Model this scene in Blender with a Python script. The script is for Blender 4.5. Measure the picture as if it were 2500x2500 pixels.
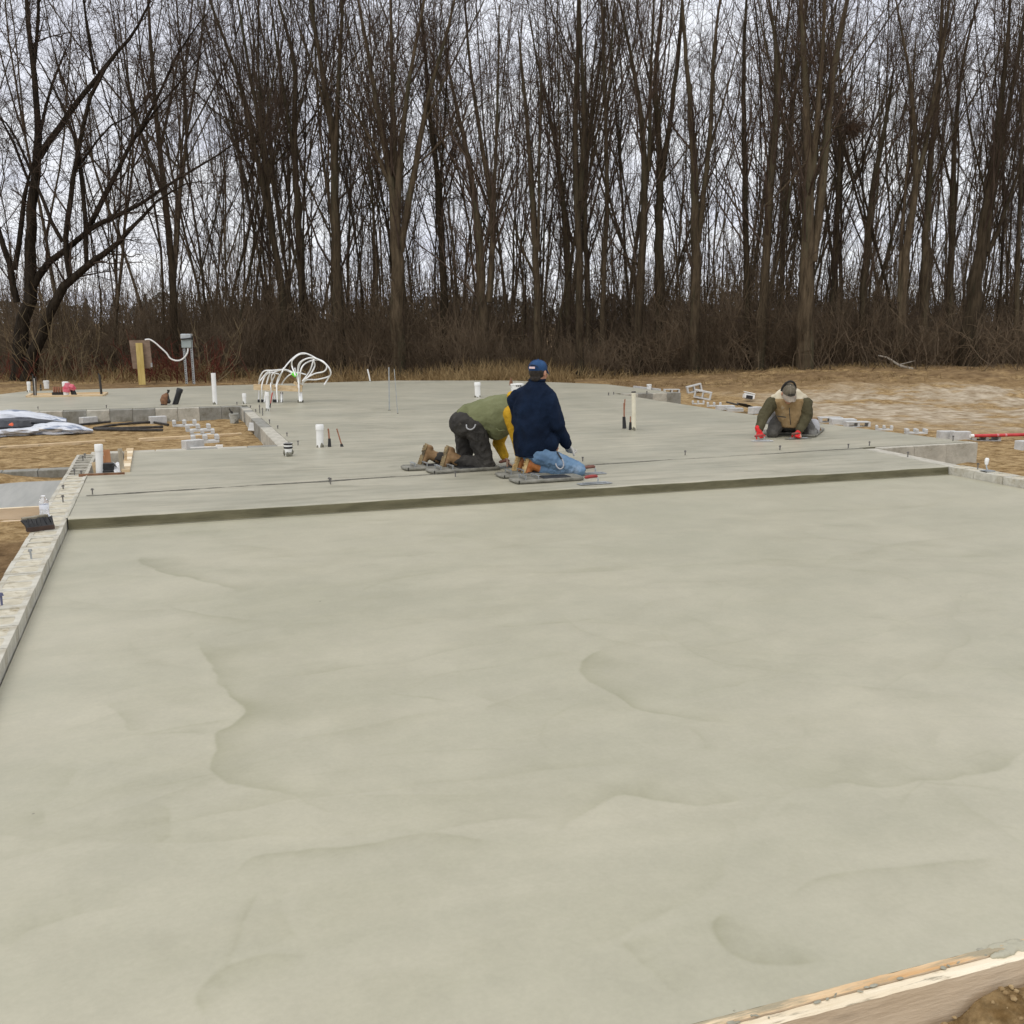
import bpy, bmesh, math, random
import numpy as np
from mathutils import Vector, Matrix, noise as mnoise
for o in list(bpy.data.objects): bpy.data.objects.remove(o)
S = bpy.context.scene
COL = S.collection
R = math.radians
# ------------------------------------------------------------------ camera
# Site frame: +X runs along the step of the slab, +Y along the garage walls, z = 0 is the top of the house slab.
CAMZ = 1.62
YAW = R(19.2)                 # the camera looks this far to the right of +Y
PITCH = math.atan(359 / 1885.)
FPX = 1885. * 2500 / 1932     # focal length in pixels of the 2500 px photograph
cam_d = bpy.data.cameras.new('camera')
cam = bpy.data.objects.new('camera', cam_d); COL.objects.link(cam)
cam_d.sensor_width = 36; cam_d.lens = 36 * 1885. / 1932
cam_d.clip_start = 0.05; cam_d.clip_end = 3000
cam.location = (0, 0, CAMZ); cam.rotation_euler = (math.pi / 2 - PITCH, 0, -YAW)
S.camera = cam
# ------------------------------------------------------------------ light
SUN_EL, SUN_AZ = R(54), R(218)     # azimuth measured from +X towards +Y: behind the camera, to the left
W = bpy.data.worlds.new('World'); S.world = W; W.use_nodes = True
nt = W.node_tree; nt.nodes.clear()
out = nt.nodes.new('ShaderNodeOutputWorld'); bg = nt.nodes.new('ShaderNodeBackground')
sky = nt.nodes.new('ShaderNodeTexSky'); sky.sky_type = 'NISHITA'; sky.sun_disc = False
sky.sun_elevation = SUN_EL; sky.sun_rotation = math.pi / 2 - SUN_AZ
geo = nt.nodes.new('ShaderNodeTexCoord'); sep = nt.nodes.new('ShaderNodeSeparateXYZ')
nt.links.new(geo.outputs['Generated'], sep.inputs[0])
zz = nt.nodes.new('ShaderNodeMath'); zz.operation = 'MAXIMUM'; zz.inputs[1].default_value = 0.0
nt.links.new(sep.outputs['Z'], zz.inputs[0])
za = nt.nodes.new('ShaderNodeMath'); za.operation = 'ADD'; za.inputs[1].default_value = 0.12
nt.links.new(zz.outputs[0], za.inputs[0])
dv = nt.nodes.new('ShaderNodeVectorMath'); dv.operation = 'DIVIDE'
cmb = nt.nodes.new('ShaderNodeCombineXYZ')
for k in range(3): nt.links.new(za.outputs[0], cmb.inputs[k])
nt.links.new(geo.outputs['Generated'], dv.inputs[0]); nt.links.new(cmb.outputs[0], dv.inputs[1])
nz = nt.nodes.new('ShaderNodeTexNoise'); nz.inputs['Scale'].default_value = 1.1
nz.inputs['Detail'].default_value = 6; nz.inputs['Roughness'].default_value = 0.55; nz.inputs['Distortion'].default_value = 0.6
nt.links.new(dv.outputs[0], nz.inputs['Vector'])
rp = nt.nodes.new('ShaderNodeValToRGB')
rp.color_ramp.elements[0].position = 0.30; rp.color_ramp.elements[0].color = (0.70, 0.72, 0.82, 1)
rp.color_ramp.elements[1].position = 0.66; rp.color_ramp.elements[1].color = (0.97, 0.98, 1.0, 1)
nt.links.new(nz.outputs['Fac'], rp.inputs[0])
# overcast: brighter towards the zenith as an overcast sky is (CIE overcast, softened)
gr = nt.nodes.new('ShaderNodeMath'); gr.operation = 'MULTIPLY_ADD'; gr.inputs[1].default_value = 1.6; gr.inputs[2].default_value = 9.8
nt.links.new(zz.outputs[0], gr.inputs[0])
cs = nt.nodes.new('ShaderNodeVectorMath'); cs.operation = 'SCALE'
nt.links.new(rp.outputs[0], cs.inputs[0]); nt.links.new(gr.outputs[0], cs.inputs['Scale'])
mx = nt.nodes.new('ShaderNodeMixRGB'); mx.inputs[0].default_value = 0.93
nt.links.new(sky.outputs[0], mx.inputs[1]); nt.links.new(cs.outputs[0], mx.inputs[2])
nt.links.new(mx.outputs[0], bg.inputs[0]); bg.inputs[1].default_value = 0.1
nt.links.new(bg.outputs[0], out.inputs[0])
sun_d = bpy.data.lights.new('sun', 'SUN'); sun_d.energy = 1.15; sun_d.angle = R(35); sun_d.color = (1, 0.96, 0.88)
sun = bpy.data.objects.new('sun', sun_d); COL.objects.link(sun)
sdir = Vector((math.cos(SUN_EL) * math.cos(SUN_AZ), math.cos(SUN_EL) * math.sin(SUN_AZ), math.sin(SUN_EL)))
sun.rotation_euler = sdir.to_track_quat('Z', 'Y').to_euler(); sun.location = (0, 0, 40)
S.view_settings.view_transform = 'Standard'; S.view_settings.look = 'None'
S.view_settings.exposure = 0.19; S.view_settings.gamma = 1.0; S.view_settings.use_curve_mapping = False
# ------------------------------------------------------------------ survey helpers: a photo pixel + one known distance -> a site point
cy_, sy_ = math.cos(YAW), math.sin(YAW); cp_, sp_ = math.cos(PITCH), math.sin(PITCH)
def ray(px, py):
    u = (px - 1250) / FPX; v = -(py - 1250) / FPX
    f = cp_ + v * sp_; z = -sp_ + v * cp_
    return Vector((u * cy_ + f * sy_, -u * sy_ + f * cy_, z)), f
def G(px, py, z=0.0):          # on a level plane
    d, f = ray(px, py); t = (z - CAMZ) / d.z
    return Vector((d.x * t, d.y * t, z))
def AD(px, py, D):             # at a distance D straight ahead
    d, f = ray(px, py); t = D / f
    return Vector((d.x * t, d.y * t, CAMZ + d.z * t))
def fwd(x, y): return x * sy_ + y * cy_
def lat(x, y): return x * cy_ - y * sy_
def XY(l, f): return (l * cy_ + f * sy_, -l * sy_ + f * cy_)
def K(px): return px * 2500 / 1932.
# ------------------------------------------------------------------ object helpers
def tag(o, label=None, cat=None, group=None, kind=None):
    if label: o['label'] = label
    if cat: o['category'] = cat
    if group: o['group'] = group
    if kind: o['kind'] = kind
    return o
def thing(name, label, cat, loc=(0, 0, 0), rz=0, group=None):
    o = bpy.data.objects.new(name, None); COL.objects.link(o); o.empty_display_size = 0.1
    o.location = loc; o.rotation_euler = (0, 0, rz)
    return tag(o, label, cat, group)
def link(name, me, parent=None, label=None):
    o = bpy.data.objects.new(name, me); COL.objects.link(o)
    if parent is not None: o.parent = parent
    if label: o['label'] = label
    return o
def dup(root, loc=None, rot=None, label=None, scale=None):
    r = root.copy(); COL.objects.link(r)
    if loc is not None: r.location = loc
    if rot is not None: r.rotation_euler = rot
    if label: r['label'] = label
    if scale: r.scale = scale
    for ch in list(root.children):
        c = ch.copy(); COL.objects.link(c); c.parent = r
        for g in list(ch.children):
            d = g.copy(); COL.objects.link(d); d.parent = c
    return r
def np_mesh(name, verts, quads, m=None, smooth=True, tris=None):
    verts = np.asarray(verts, np.float32); me = bpy.data.meshes.new(name)
    nq = 0 if quads is None else len(quads); ntr = 0 if tris is None else len(tris)
    me.vertices.add(len(verts)); me.vertices.foreach_set('co', verts.ravel())
    idx = []
    if nq: idx.append(np.asarray(quads, np.int32).ravel())
    if ntr: idx.append(np.asarray(tris, np.int32).ravel())
    idx = np.concatenate(idx)
    me.loops.add(len(idx)); me.loops.foreach_set('vertex_index', idx)
    me.polygons.add(nq + ntr)
    st = np.concatenate([np.arange(nq) * 4, nq * 4 + np.arange(ntr) * 3]).astype(np.int32)
    me.polygons.foreach_set('loop_start', st)
    me.update(calc_edges=True)
    if smooth: me.polygons.foreach_set('use_smooth', np.ones(nq + ntr, bool))
    if m: me.materials.append(m)
    me.validate(); return me
class MB:
    """collects shapes; build() links them as ONE mesh object"""
    def __init__(s): s.v = []; s.f = []; s.mi = []; s.cur = 0
    def add(s, vs, fs):
        n = len(s.v); s.v += [tuple(v) for v in vs]
        for f in fs: s.f.append([i + n for i in f]); s.mi.append(s.cur)
        return s
    def box(s, c, size, rz=0, M=None, ch=0.0):
        x, y, z = [q / 2 for q in size]
        if ch:
            c8 = []
            for sz in (-1, 1):
                for ins in ((0, ch), (ch, 0)):
                    pass
            # chamfered on every horizontal edge: four rings
            vs = []
            for (zz_, e) in ((-z, ch), (-z + ch, 0), (z - ch, 0), (z, ch)):
                for (sx, sy) in ((-1, -1), (1, -1), (1, 1), (-1, 1)): vs.append(Vector((sx * (x - e), sy * (y - e), zz_)))
            fs = [[3, 2, 1, 0], [12, 13, 14, 15]]
            for r_ in range(3):
                for k in range(4): fs.append([r_ * 4 + k, r_ * 4 + (k + 1) % 4, r_ * 4 + 4 + (k + 1) % 4, r_ * 4 + 4 + k])
        else:
            vs = [Vector((sx * x, sy * y, sz * z)) for sz in (-1, 1) for (sx, sy) in ((-1, -1), (1, -1), (1, 1), (-1, 1))]
            fs = [[3, 2, 1, 0], [4, 5, 6, 7]] + [[k, (k + 1) % 4, 4 + (k + 1) % 4, 4 + k] for k in range(4)]
        m = M if M is not None else Matrix.Rotation(rz, 3, 'Z')
        return s.add([Vector(c) + m @ v for v in vs], fs)
    def beam(s, p0, p1, w, h, up=(0, 0, 1)):
        p0, p1 = Vector(p0), Vector(p1); d = (p1 - p0); L = d.length; d.normalize(); u = Vector(up)
        sd = d.cross(u)
        if sd.length < 1e-4: sd = d.cross(Vector((1, 0, 0)))
        sd.normalize(); u = sd.cross(d)
        M = Matrix((d, -sd, u)).transposed()
        return s.box((p0 + p1) / 2, (L, w, h), M=M)
    def tube(s, pts, r, n=8, cap=True):
        pts = [Vector(p) for p in pts]; rs = r if isinstance(r, (list, tuple)) else [r] * len(pts)
        vs = []; prev = None
        for i, p in enumerate(pts):
            t = (pts[min(i + 1, len(pts) - 1)] - pts[max(i - 1, 0)]).normalized()
            if prev is None:
                a = Vector((0, 0, 1)) if abs(t.z) < 0.9 else Vector((1, 0, 0)); a = (a - t * a.dot(t)).normalized()
            else: a = (prev - t * prev.dot(t)).normalized()
            prev = a; b = t.cross(a)
            vs += [p + (a * math.cos(2 * math.pi * k / n) + b * math.sin(2 * math.pi * k / n)) * rs[i] for k in range(n)]
        fs = [[i * n + k, i * n + (k + 1) % n, (i + 1) * n + (k + 1) % n, (i + 1) * n + k] for i in range(len(pts) - 1) for k in range(n)]
        if cap: fs += [list(range(n))[::-1], [(len(pts) - 1) * n + k for k in range(n)]]
        return s.add(vs, fs)
    def lathe(s, prof, c=(0, 0, 0), n=16, axis=(0, 0, 1), cap=True):
        q = Vector((0, 0, 1)).rotation_difference(Vector(axis)); c = Vector(c); vs = []
        for (r_, z_) in prof:
            vs += [c + q @ Vector((r_ * math.cos(2 * math.pi * k / n), r_ * math.sin(2 * math.pi * k / n), z_)) for k in range(n)]
        m = len(prof)
        fs = [[i * n + k, i * n + (k + 1) % n, (i + 1) * n + (k + 1) % n, (i + 1) * n + k] for i in range(m - 1) for k in range(n)]
        if cap: fs += [list(range(n))[::-1], [(m - 1) * n + k for k in range(n)]]
        return s.add(vs, fs)
    def prism(s, poly, z0, z1):
        n = len(poly); vs = [(p[0], p[1], z0) for p in poly] + [(p[0], p[1], z1) for p in poly]
        fs = [list(range(n))[::-1], [n + k for k in range(n)]] + [[k, (k + 1) % n, n + (k + 1) % n, n + k] for k in range(n)]
        return s.add(vs, fs)
    def loft(s, rings, n=20, cap=True):
        """rings: (centre, vecU, vecV) ellipses joined in order"""
        vs = []
        for c, u, v in rings:
            c, u, v = Vector(c), Vector(u), Vector(v)
            vs += [c + u * math.cos(2 * math.pi * k / n) + v * math.sin(2 * math.pi * k / n) for k in range(n)]
        m = len(rings)
        fs = [[i * n + k, i * n + (k + 1) % n, (i + 1) * n + (k + 1) % n, (i + 1) * n + k] for i in range(m - 1) for k in range(n)]
        if cap: fs += [list(range(n))[::-1], [(m - 1) * n + k for k in range(n)]]
        return s.add(vs, fs)
    def ell(s, c, r, M=None, n=12):
        c = Vector(c); r = (r, r, r) if isinstance(r, (int, float)) else r; vs = [];
        M = M or Matrix.Identity(3)
        for i in range(1, n):
            th = math.pi * i / n
            for k in range(n): 
                ph = 2 * math.pi * k / n
                vs.append(c + M @ Vector((r[0] * math.sin(th) * math.cos(ph), r[1] * math.sin(th) * math.sin(ph), -r[2] * math.cos(th))))
        fs = [[i * n + k, i * n + (k + 1) % n, (i + 1) * n + (k + 1) % n, (i + 1) * n + k] for i in range(n - 2) for k in range(n)]
        fs += [list(range(n))[::-1], [(n - 2) * n + k for k in range(n)]]
        return s.add(vs, fs)
    def cap(s, p0, r0, p1, r1, n=12):      # tapered capsule
        p0, p1 = Vector(p0), Vector(p1); d = (p1 - p0); L = d.length; d = d.normalized() if L > 1e-6 else Vector((0, 0, 1))
        prof = [(r0 * math.sin(a), -r0 * math.cos(a)) for a in (0.2, 0.6, 1.1, 1.571)] + [(r1 * math.cos(a), L + r1 * math.sin(a)) for a in (0.0, 0.47, 0.97, 1.37)]
        return s.lathe(prof, p0, n, d)
    def mesh(s, name, mats, smooth=False, fix=True):
        me = bpy.data.meshes.new(name); me.from_pydata(s.v, [], s.f)
        for m in (mats if isinstance(mats, (list, tuple)) else [mats]): me.materials.append(m)
        if any(s.mi): me.polygons.foreach_set('material_index', s.mi)
        if fix:
            bm = bmesh.new(); bm.from_mesh(me); bmesh.ops.recalc_face_normals(bm, faces=bm.faces); bm.to_mesh(me); bm.free()
        if smooth: me.polygons.foreach_set('use_smooth', [True] * len(me.polygons))
        return me
    def build(s, name, mats, parent=None, smooth=False, label=None):
        me = s.mesh(name, mats, smooth)
        if smooth:
            try: me.set_sharp_from_angle(angle=R(42))
            except Exception: pass
        return link(name, me, parent, label)
# ------------------------------------------------------------------ materials
def newmat(name):
    m = bpy.data.materials.new(name); m.use_nodes = True; n = m.node_tree
    return m, n, n.nodes['Principled BSDF']
def N(n, t, **kw):
    x = n.nodes.new('ShaderNode' + t)
    for k, v in kw.items():
        if k[0] == '_': setattr(x, k[1:], v)
        else: x.inputs[k.replace('__', ' ')].default_value = v
    return x
def mat(name, c1, c2=None, scale=8.0, rough=0.7, bump=0.0, bscale=None, detail=5, stretch=(1, 1, 1), metal=0.0, spec=0.4, coords='Object', lo=0.35, hi=0.65, c3=None, s3=2.0, lo3=.52, hi3=.62, bdist=0.01):
    m, n, p = newmat(name); L = n.links.new
    p.inputs['Roughness'].default_value = rough; p.inputs['Metallic'].default_value = metal
    p.inputs['Specular IOR Level'].default_value = spec
    tc = N(n, 'TexCoord'); mp = N(n, 'Mapping'); mp.inputs['Scale'].default_value = stretch
    L(tc.outputs[coords], mp.inputs[0])
    if c2 is None: c2 = tuple(min(1, x * 1.25) for x in c1); 
    nz = N(n, 'TexNoise', Scale=scale, Detail=detail, Roughness=0.6); L(mp.outputs[0], nz.inputs['Vector'])
    r = N(n, 'ValToRGB'); e = r.color_ramp.elements
    e[0].position, e[1].position = lo, hi; e[0].color = (*c1, 1); e[1].color = (*c2, 1)
    L(nz.outputs['Fac'], r.inputs[0]); o = r.outputs[0]
    if c3 is not None:
        n3 = N(n, 'TexNoise', Scale=s3, Detail=6, Roughness=0.65); L(mp.outputs[0], n3.inputs['Vector'])
        r3 = N(n, 'MapRange'); r3.inputs['From Min'].default_value = lo3; r3.inputs['From Max'].default_value = hi3; L(n3.outputs['Fac'], r3.inputs['Value'])
        mm = N(n, 'MixRGB'); L(r3.outputs[0], mm.inputs[0]); L(o, mm.inputs[1]); mm.inputs[2].default_value = (*c3, 1); o = mm.outputs[0]
    L(o, p.inputs['Base Color'])
    if bump:
        bn = N(n, 'TexNoise', Scale=bscale or scale * 3, Detail=6, Roughness=0.6); L(mp.outputs[0], bn.inputs['Vector'])
        b = N(n, 'Bump', Strength=bump, Distance=bdist); L(bn.outputs['Fac'], b.inputs['Height']); L(b.outputs[0], p.inputs['Normal'])
    return m
# ------------------------------------------------------------------ numpy noise
def _h(ix, iy, s):
    n = (ix.astype(np.int64) * 374761393 + iy.astype(np.int64) * 668265263 + s * 1274126177) & 0x7fffffff
    n = ((n ^ (n >> 13)) * 1274126177) & 0x7fffffff
    return ((n ^ (n >> 16)) & 0xffff) / 65535.0
def vn(x, y, s=0):
    ix, iy = np.floor(x), np.floor(y); fx, fy = x - ix, y - iy
    fx = fx * fx * (3 - 2 * fx); fy = fy * fy * (3 - 2 * fy)
    a, b, c, d = _h(ix, iy, s), _h(ix + 1, iy, s), _h(ix, iy + 1, s), _h(ix + 1, iy + 1, s)
    return (a * (1 - fx) + b * fx) * (1 - fy) + (c * (1 - fx) + d * fx) * fy - 0.5
def fbm(x, y, s=0, o=4):
    t = 0; a = 1.0
    for k in range(o): t = t + a * vn(x * 2 ** k + 17.3 * k, y * 2 ** k - 9.1 * k, s + k); a *= 0.5
    return t
def sst(x, a, b):
    t = np.clip((x - a) / (b - a), 0, 1); return t * t * (3 - 2 * t)
def inbox(a, b, a0, a1, b0, b1, w=0.1):
    return sst(a, a0 - w, a0) * (1 - sst(a, a1, a1 + w)) * sst(b, b0 - w, b0) * (1 - sst(b, b1, b1 + w))
# ------------------------------------------------------------------ ground
def gh(a, b):
    a = np.asarray(a, float); b = np.asarray(b, float)
    D = a * sy_ + b * cy_; l = a * cy_ - b * sy_
    h = -0.30 + 0.0 * a
    rough = 0.06 * fbm(a * 1.1, b * 1.1, 3, 4) + 0.075 * (np.abs(fbm(a * 2.6, b * 2.6, 9, 3)) - .2) + .03 * fbm(a * 5, b * 5, 14, 2)
    h = h + 0.06 * inbox(a, b, -9, 1.5, 13.3, 20.3, .6)
    h = h + 0.42 * sst(D, 20, 37) * sst(l, 2, 13) * (1 - sst(D, 44, 80))
    h = h + 0.30 * np.exp(-((l - 14) / 5.0) ** 2 - ((D - 29) / 3.0) ** 2) * (0.4 + fbm(a * .6, b * .6, 21, 3))
    h = h + 0.10 * inbox(a, b, -4, -1.0, 12.6, 13.2, .5) + 0.12 * np.exp(-((a + 2.1) / .5) ** 2 - ((b - 12.75) / .25) ** 2)
    h = h - 0.03 * inbox(a, b, -4, -1.25, 5, 9.3, .3)
    h = h + 0.06 * inbox(a, b, -1, 6, -2, 1.84, .05)
    h = h + rough * (0.45 + 0.9 * sst(D, 18, 30) * sst(l, 4, 8)) * (1 - 0.55 * sst(D, 40, 60))
    h = h + (0.05 * (fbm(a * 7, b * 7, 5, 4) + 0.4) + .075 * sst(a, 1.55, 2.2)) * inbox(a, b, 0.9, 4, 0.6, 1.84, .05)
    # pulled down under the slabs
    for (a0, a1, b0, b1) in ((-0.9, 8.45, 1.95, 9), (-0.9, 8.6, 8.9, 13.3), (1.6, 9.7, 13, 27), (-3, 9, 20.4, 26.4), (-3.2, -1.1, 10.95, 12.4)):
        m = inbox(a, b, a0 + .12, a1 - .12, b0 + .12, b1 - .12, .1); h = h * (1 - m) + (-0.55) * m
    return h
def gz(a, b): return float(gh(np.array([a]), np.array([b]))[0])
def spread(segs):
    o = []
    for x0, x1, st in segs: o += list(np.arange(x0, x1 - 1e-6, st))
    return np.array(o + [segs[-1][1]])
ga = spread([(-500, -80, 60), (-80, -20, 5), (-20, -8, .5), (-8, 1, .1), (1, 2.8, .022), (2.8, 26, .13), (26, 50, 1), (50, 100, 5), (100, 600, 60)])
gb = spread([(-60, -2, 6), (-2, 1.0, .4), (1.0, 1.9, .022), (1.9, 12, .13), (12, 21, .1), (21, 36, .13), (36, 60, 1), (60, 120, 6), (120, 900, 60)])
GA, GB = np.meshgrid(ga, gb, indexing='ij'); GZ = gh(GA, GB)
na, nb = GA.shape
ii = np.arange(na * nb).reshape(na, nb)
quads = np.stack([ii[:-1, :-1], ii[1:, :-1], ii[1:, 1:], ii[:-1, 1:]], -1).reshape(-1, 4)
me = np_mesh('ground', np.stack([GA, GB, GZ], -1).reshape(-1, 3), quads)
D_ = GA * sy_ + GB * cy_; L_ = GA * cy_ - GB * sy_
w1 = fbm(GA * .5, GB * .5, 31, 4); w2 = fbm(GA * 1.6, GB * 1.6, 37, 4)
gravel = sst(L_ + 1.5 * w1, 5.2, 7.5) * sst(D_ + 2.0 * w1, 17.2, 19.5) * (1 - sst(D_ + 3 * w1 + 2.0 * w2, 25.5, 29.5)) * sst(w2 + .55 * w1, -.46, -.06)
grass = sst(D_ + 1.5 * w1, 26.5, 30) * sst(w2 + .45, 0, .35)
litter = sst(D_ + 1.2 * w2, 34.5, 37) * (1 - sst(D_, 62, 72))
field = sst(D_, 62, 72)
soil = inbox(GA, GB, -4, -1.0, 3, 9.5, .3)
zone = np.stack([gravel, np.maximum(grass * (1 - litter), field), litter, soil], -1).reshape(-1, 4).astype(np.float32)
at = me.attributes.new('zone', 'FLOAT_COLOR', 'POINT'); at.data.foreach_set('color', zone.ravel())
m, n, p = newmat('sandy_soil'); L = n.links.new
tc = N(n, 'TexCoord')
def nramp(scale, c1, c2, lo=.35, hi=.65, det=8, src=None):
    z = N(n, 'TexNoise', Scale=scale, Detail=det, Roughness=.65); L((src or tc.outputs['Object']), z.inputs['Vector'])
    r = N(n, 'ValToRGB'); e = r.color_ramp.elements; e[0].position, e[1].position = lo, hi; e[0].color = (*c1, 1); e[1].color = (*c2, 1)
    L(z.outputs['Fac'], r.inputs[0]); return r.outputs[0]
sand = nramp(6.5, (.185, .112, .043), (.44, .31, .155), .36, .60, 10)
fine = nramp(38, (.55, .55, .55), (1.25, 1.25, 1.25), .3, .7)
mu = N(n, 'MixRGB', _blend_type='MULTIPLY'); mu.inputs[0].default_value = .8; L(sand, mu.inputs[1]); L(fine, mu.inputs[2]); o = mu.outputs[0]
za_ = N(n, 'Attribute', _attribute_name='zone'); sz_ = N(n, 'SeparateColor'); L(za_.outputs['Color'], sz_.inputs[0])
for ch, c1, c2, sc in ((0, (.24, .175, .10), (.54, .46, .345), 3.0), (1, (.125, .076, .036), (.28, .19, .096), 3), (2, (.045, .03, .016), (.10, .068, .036), 5)):
    mm = N(n, 'MixRGB'); L(sz_.outputs[ch], mm.inputs[0]); L(o, mm.inputs[1]); L(nramp(sc, c1, c2), mm.inputs[2]); o = mm.outputs[0]
mm = N(n, 'MixRGB'); L(za_.outputs['Alpha'], mm.inputs[0]); L(o, mm.inputs[1]); L(nramp(6, (.10, .06, .027), (.26, .17, .085)), mm.inputs[2]); o = mm.outputs[0]
L(o, p.inputs['Base Color']); p.inputs['Roughness'].default_value = .95; p.inputs['Specular IOR Level'].default_value = .1
b1 = N(n, 'TexNoise', Scale=7, Detail=10, Roughness=.74); L(tc.outputs['Object'], b1.inputs['Vector'])
bp = N(n, 'Bump', Strength=.8, Distance=.05); L(b1.outputs['Fac'], bp.inputs['Height']); L(bp.outputs[0], p.inputs['Normal'])
M_soil = m
me.materials.append(m)
tag(link('ground', me), kind='structure')
# ------------------------------------------------------------------ fresh concrete: a mask of trowel passes and damp laps, made here
def mask_image(name, a0, a1, b0, b1, step, strokes, seed):
    w, h = int((a1 - a0) / step), int((b1 - b0) / step)
    img = np.zeros((h, w), np.float32)
    X = a0 + (np.arange(w) + .5) * step; Y = b0 + (np.arange(h) + .5) * step
    rg = np.random.RandomState(seed)
    for pts, amp, fall, jit in strokes:
        pts = np.asarray(pts, float)[:, :2]
        # densify with a rough outline
        seg = np.hypot(*(pts[1:] - pts[:-1]).T); tot = seg.sum(); nn = max(8, int(tot / 0.03)); cum = np.r_[0, np.cumsum(seg)]
        t = np.linspace(0, tot, nn); q = np.stack([np.interp(t, cum, pts[:, 0]), np.interp(t, cum, pts[:, 1])], 1)
        k = max(3, nn // 22) | 1; ker = np.ones(k) / k; pad = k // 2
        q = np.stack([np.convolve(np.pad(q[:, i], pad, mode='edge'), ker, 'valid') for i in (0, 1)], 1)
        q = q + 2.0 * jit * np.stack([fbm(t * 3.5, t * 0, rg.randint(999), 6), fbm(t * 3.5, t * 0 + 5, rg.randint(999), 6)], 1)
        R_ = fall * 3.2
        i0, i1 = np.searchsorted(X, [q[:, 0].min() - R_, q[:, 0].max() + R_]); j0, j1 = np.searchsorted(Y, [q[:, 1].min() - R_, q[:, 1].max() + R_])
        if i1 - i0 < 2 or j1 - j0 < 2: continue
        xs, ys = np.meshgrid(X[i0:i1], Y[j0:j1]); best = np.full(xs.shape, 1e9); side = np.zeros(xs.shape); par = np.zeros(xs.shape)
        for s in range(len(q) - 1):
            d = q[s + 1] - q[s]; l2 = d @ d + 1e-12
            u = np.clip(((xs - q[s, 0]) * d[0] + (ys - q[s, 1]) * d[1]) / l2, 0, 1)
            ex = xs - q[s, 0] - u * d[0]; ey = ys - q[s, 1] - u * d[1]; dd = ex * ex + ey * ey
            mk = dd < best; best[mk] = dd[mk]; side[mk] = (d[0] * ey - d[1] * ex)[mk]; par[mk] = ((s + u) / (len(q) - 1))[mk]
        dd = np.sqrt(best)
        f = fall * (0.22 + 1.15 * np.clip(.5 + 1.3 * fbm(xs * 1.9, ys * 2.6, rg.randint(999), 4), 0, 1.2))
        val = np.where(side > 0, np.exp(-(dd / f) ** .72), np.exp(-(dd / (0.003 + step * .8)) ** 1.5))
        val *= amp * sst(par, 0, .18) * (1 - sst(par, .78, 1)) * (0.45 + 0.9 * np.clip(.5 + fbm(par * 7, par * 0, rg.randint(999), 3), 0, 1))
        img[j0:j1, i0:i1] = np.maximum(img[j0:j1, i0:i1], val) + 0.25 * np.minimum(img[j0:j1, i0:i1], val)
    px = np.ones((h, w, 4), np.float32); px[..., 0] = px[..., 1] = px[..., 2] = np.clip(img, 0, 1)
    im = bpy.data.images.new(name, w, h, float_buffer=True); im.colorspace_settings.name = 'Non-Color'
    im.pixels.foreach_set(px.ravel()); im.pack() if False else None; im.update()
    return im
def z4(*p): return [G(x / 1.4864, 1200 + y / 1.4864, -.087) for x, y in p]
def z5(*p): return [G(1250 + x / 1.4864, 1200 + y / 1.4864, -.087) for x, y in p]
strokes = [   # (line, depth of tone, how far it fades on its left side, raggedness)
 (z4((515, 225), (512, 262), (600, 292), (740, 338), (860, 352), (880, 390))[::1], .7, .10, .05),
 (z4((640, 548), (740, 548), (728, 590), (770, 672), (822, 762), (890, 800), (775, 848), (772, 930), (748, 968), (785, 1012), (845, 1062), (905, 1072), (1000, 1102), (1085, 1132), (1200, 1190), (1330, 1222), (1440, 1262)), .95, .16, .05),
 (z5((120, 1230), (330, 1118), (350, 1110), (480, 1132), (600, 1148), (750, 1112), (890, 1082)), .75, .14, .04),
 (z5((880, 1082), (1050, 1068), (1200, 1040), (1300, 1046), (1450, 1052), (1640, 1046), (1760, 1042), (1850, 985), (1900, 930)), .85, .17, .04),
 (z5((390, 548), (275, 590), (252, 650), (330, 718), (450, 790), (700, 832), (900, 840)), .75, .13, .02),
 (z5((800, 1538), (730, 1545), (697, 1582), (740, 1640), (840, 1688), (1000, 1702), (1150, 1690)), .8, .04, .02),
 (z4((1850, 1300), (1500, 1262), (1300, 1288), (1100, 1312), (900, 1342), (740, 1422)), .6, .12, .03),
 (z4((1150, 1692), (1000, 1662), (850, 1712), (762, 1760), (718, 1832), (740, 1932)), .6, .12, .02),
 (z5((1790, 1325), (1500, 1362), (1250, 1392), (1050, 1442), (960, 1500)), .6, .06, .02),
 (z5((400, 1600), (440, 1680), (520, 1780), (600, 1850)), .5, .10, .02),
 (z4((0, 1680), (120, 1580), (330, 1500), (540, 1470)), .45, .10, .03),
 (z4((400, 740), (405, 820), (470, 870), (600, 850)), .55, .11, .03),
 (z4((180, 1240), (150, 1150), (280, 1010), (350, 1000)), .4, .16, .04),
 (z4((560, 1120), (630, 1160), (600, 1250), (500, 1290))[::-1], .55, .14, .03),
 (z5((640, 580), (850, 538), (1040, 490)), .4, .03, .01), (z4((480, 625), (560, 620), (610, 605)), .5, .02, .01),
 (z4((650, 548), (700, 510), (800, 480)), .35, .05, .02), (z4((420, 888), (560, 878), (770, 872)), .4, .04, .01),
]
rg = np.random.RandomState(5)
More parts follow.
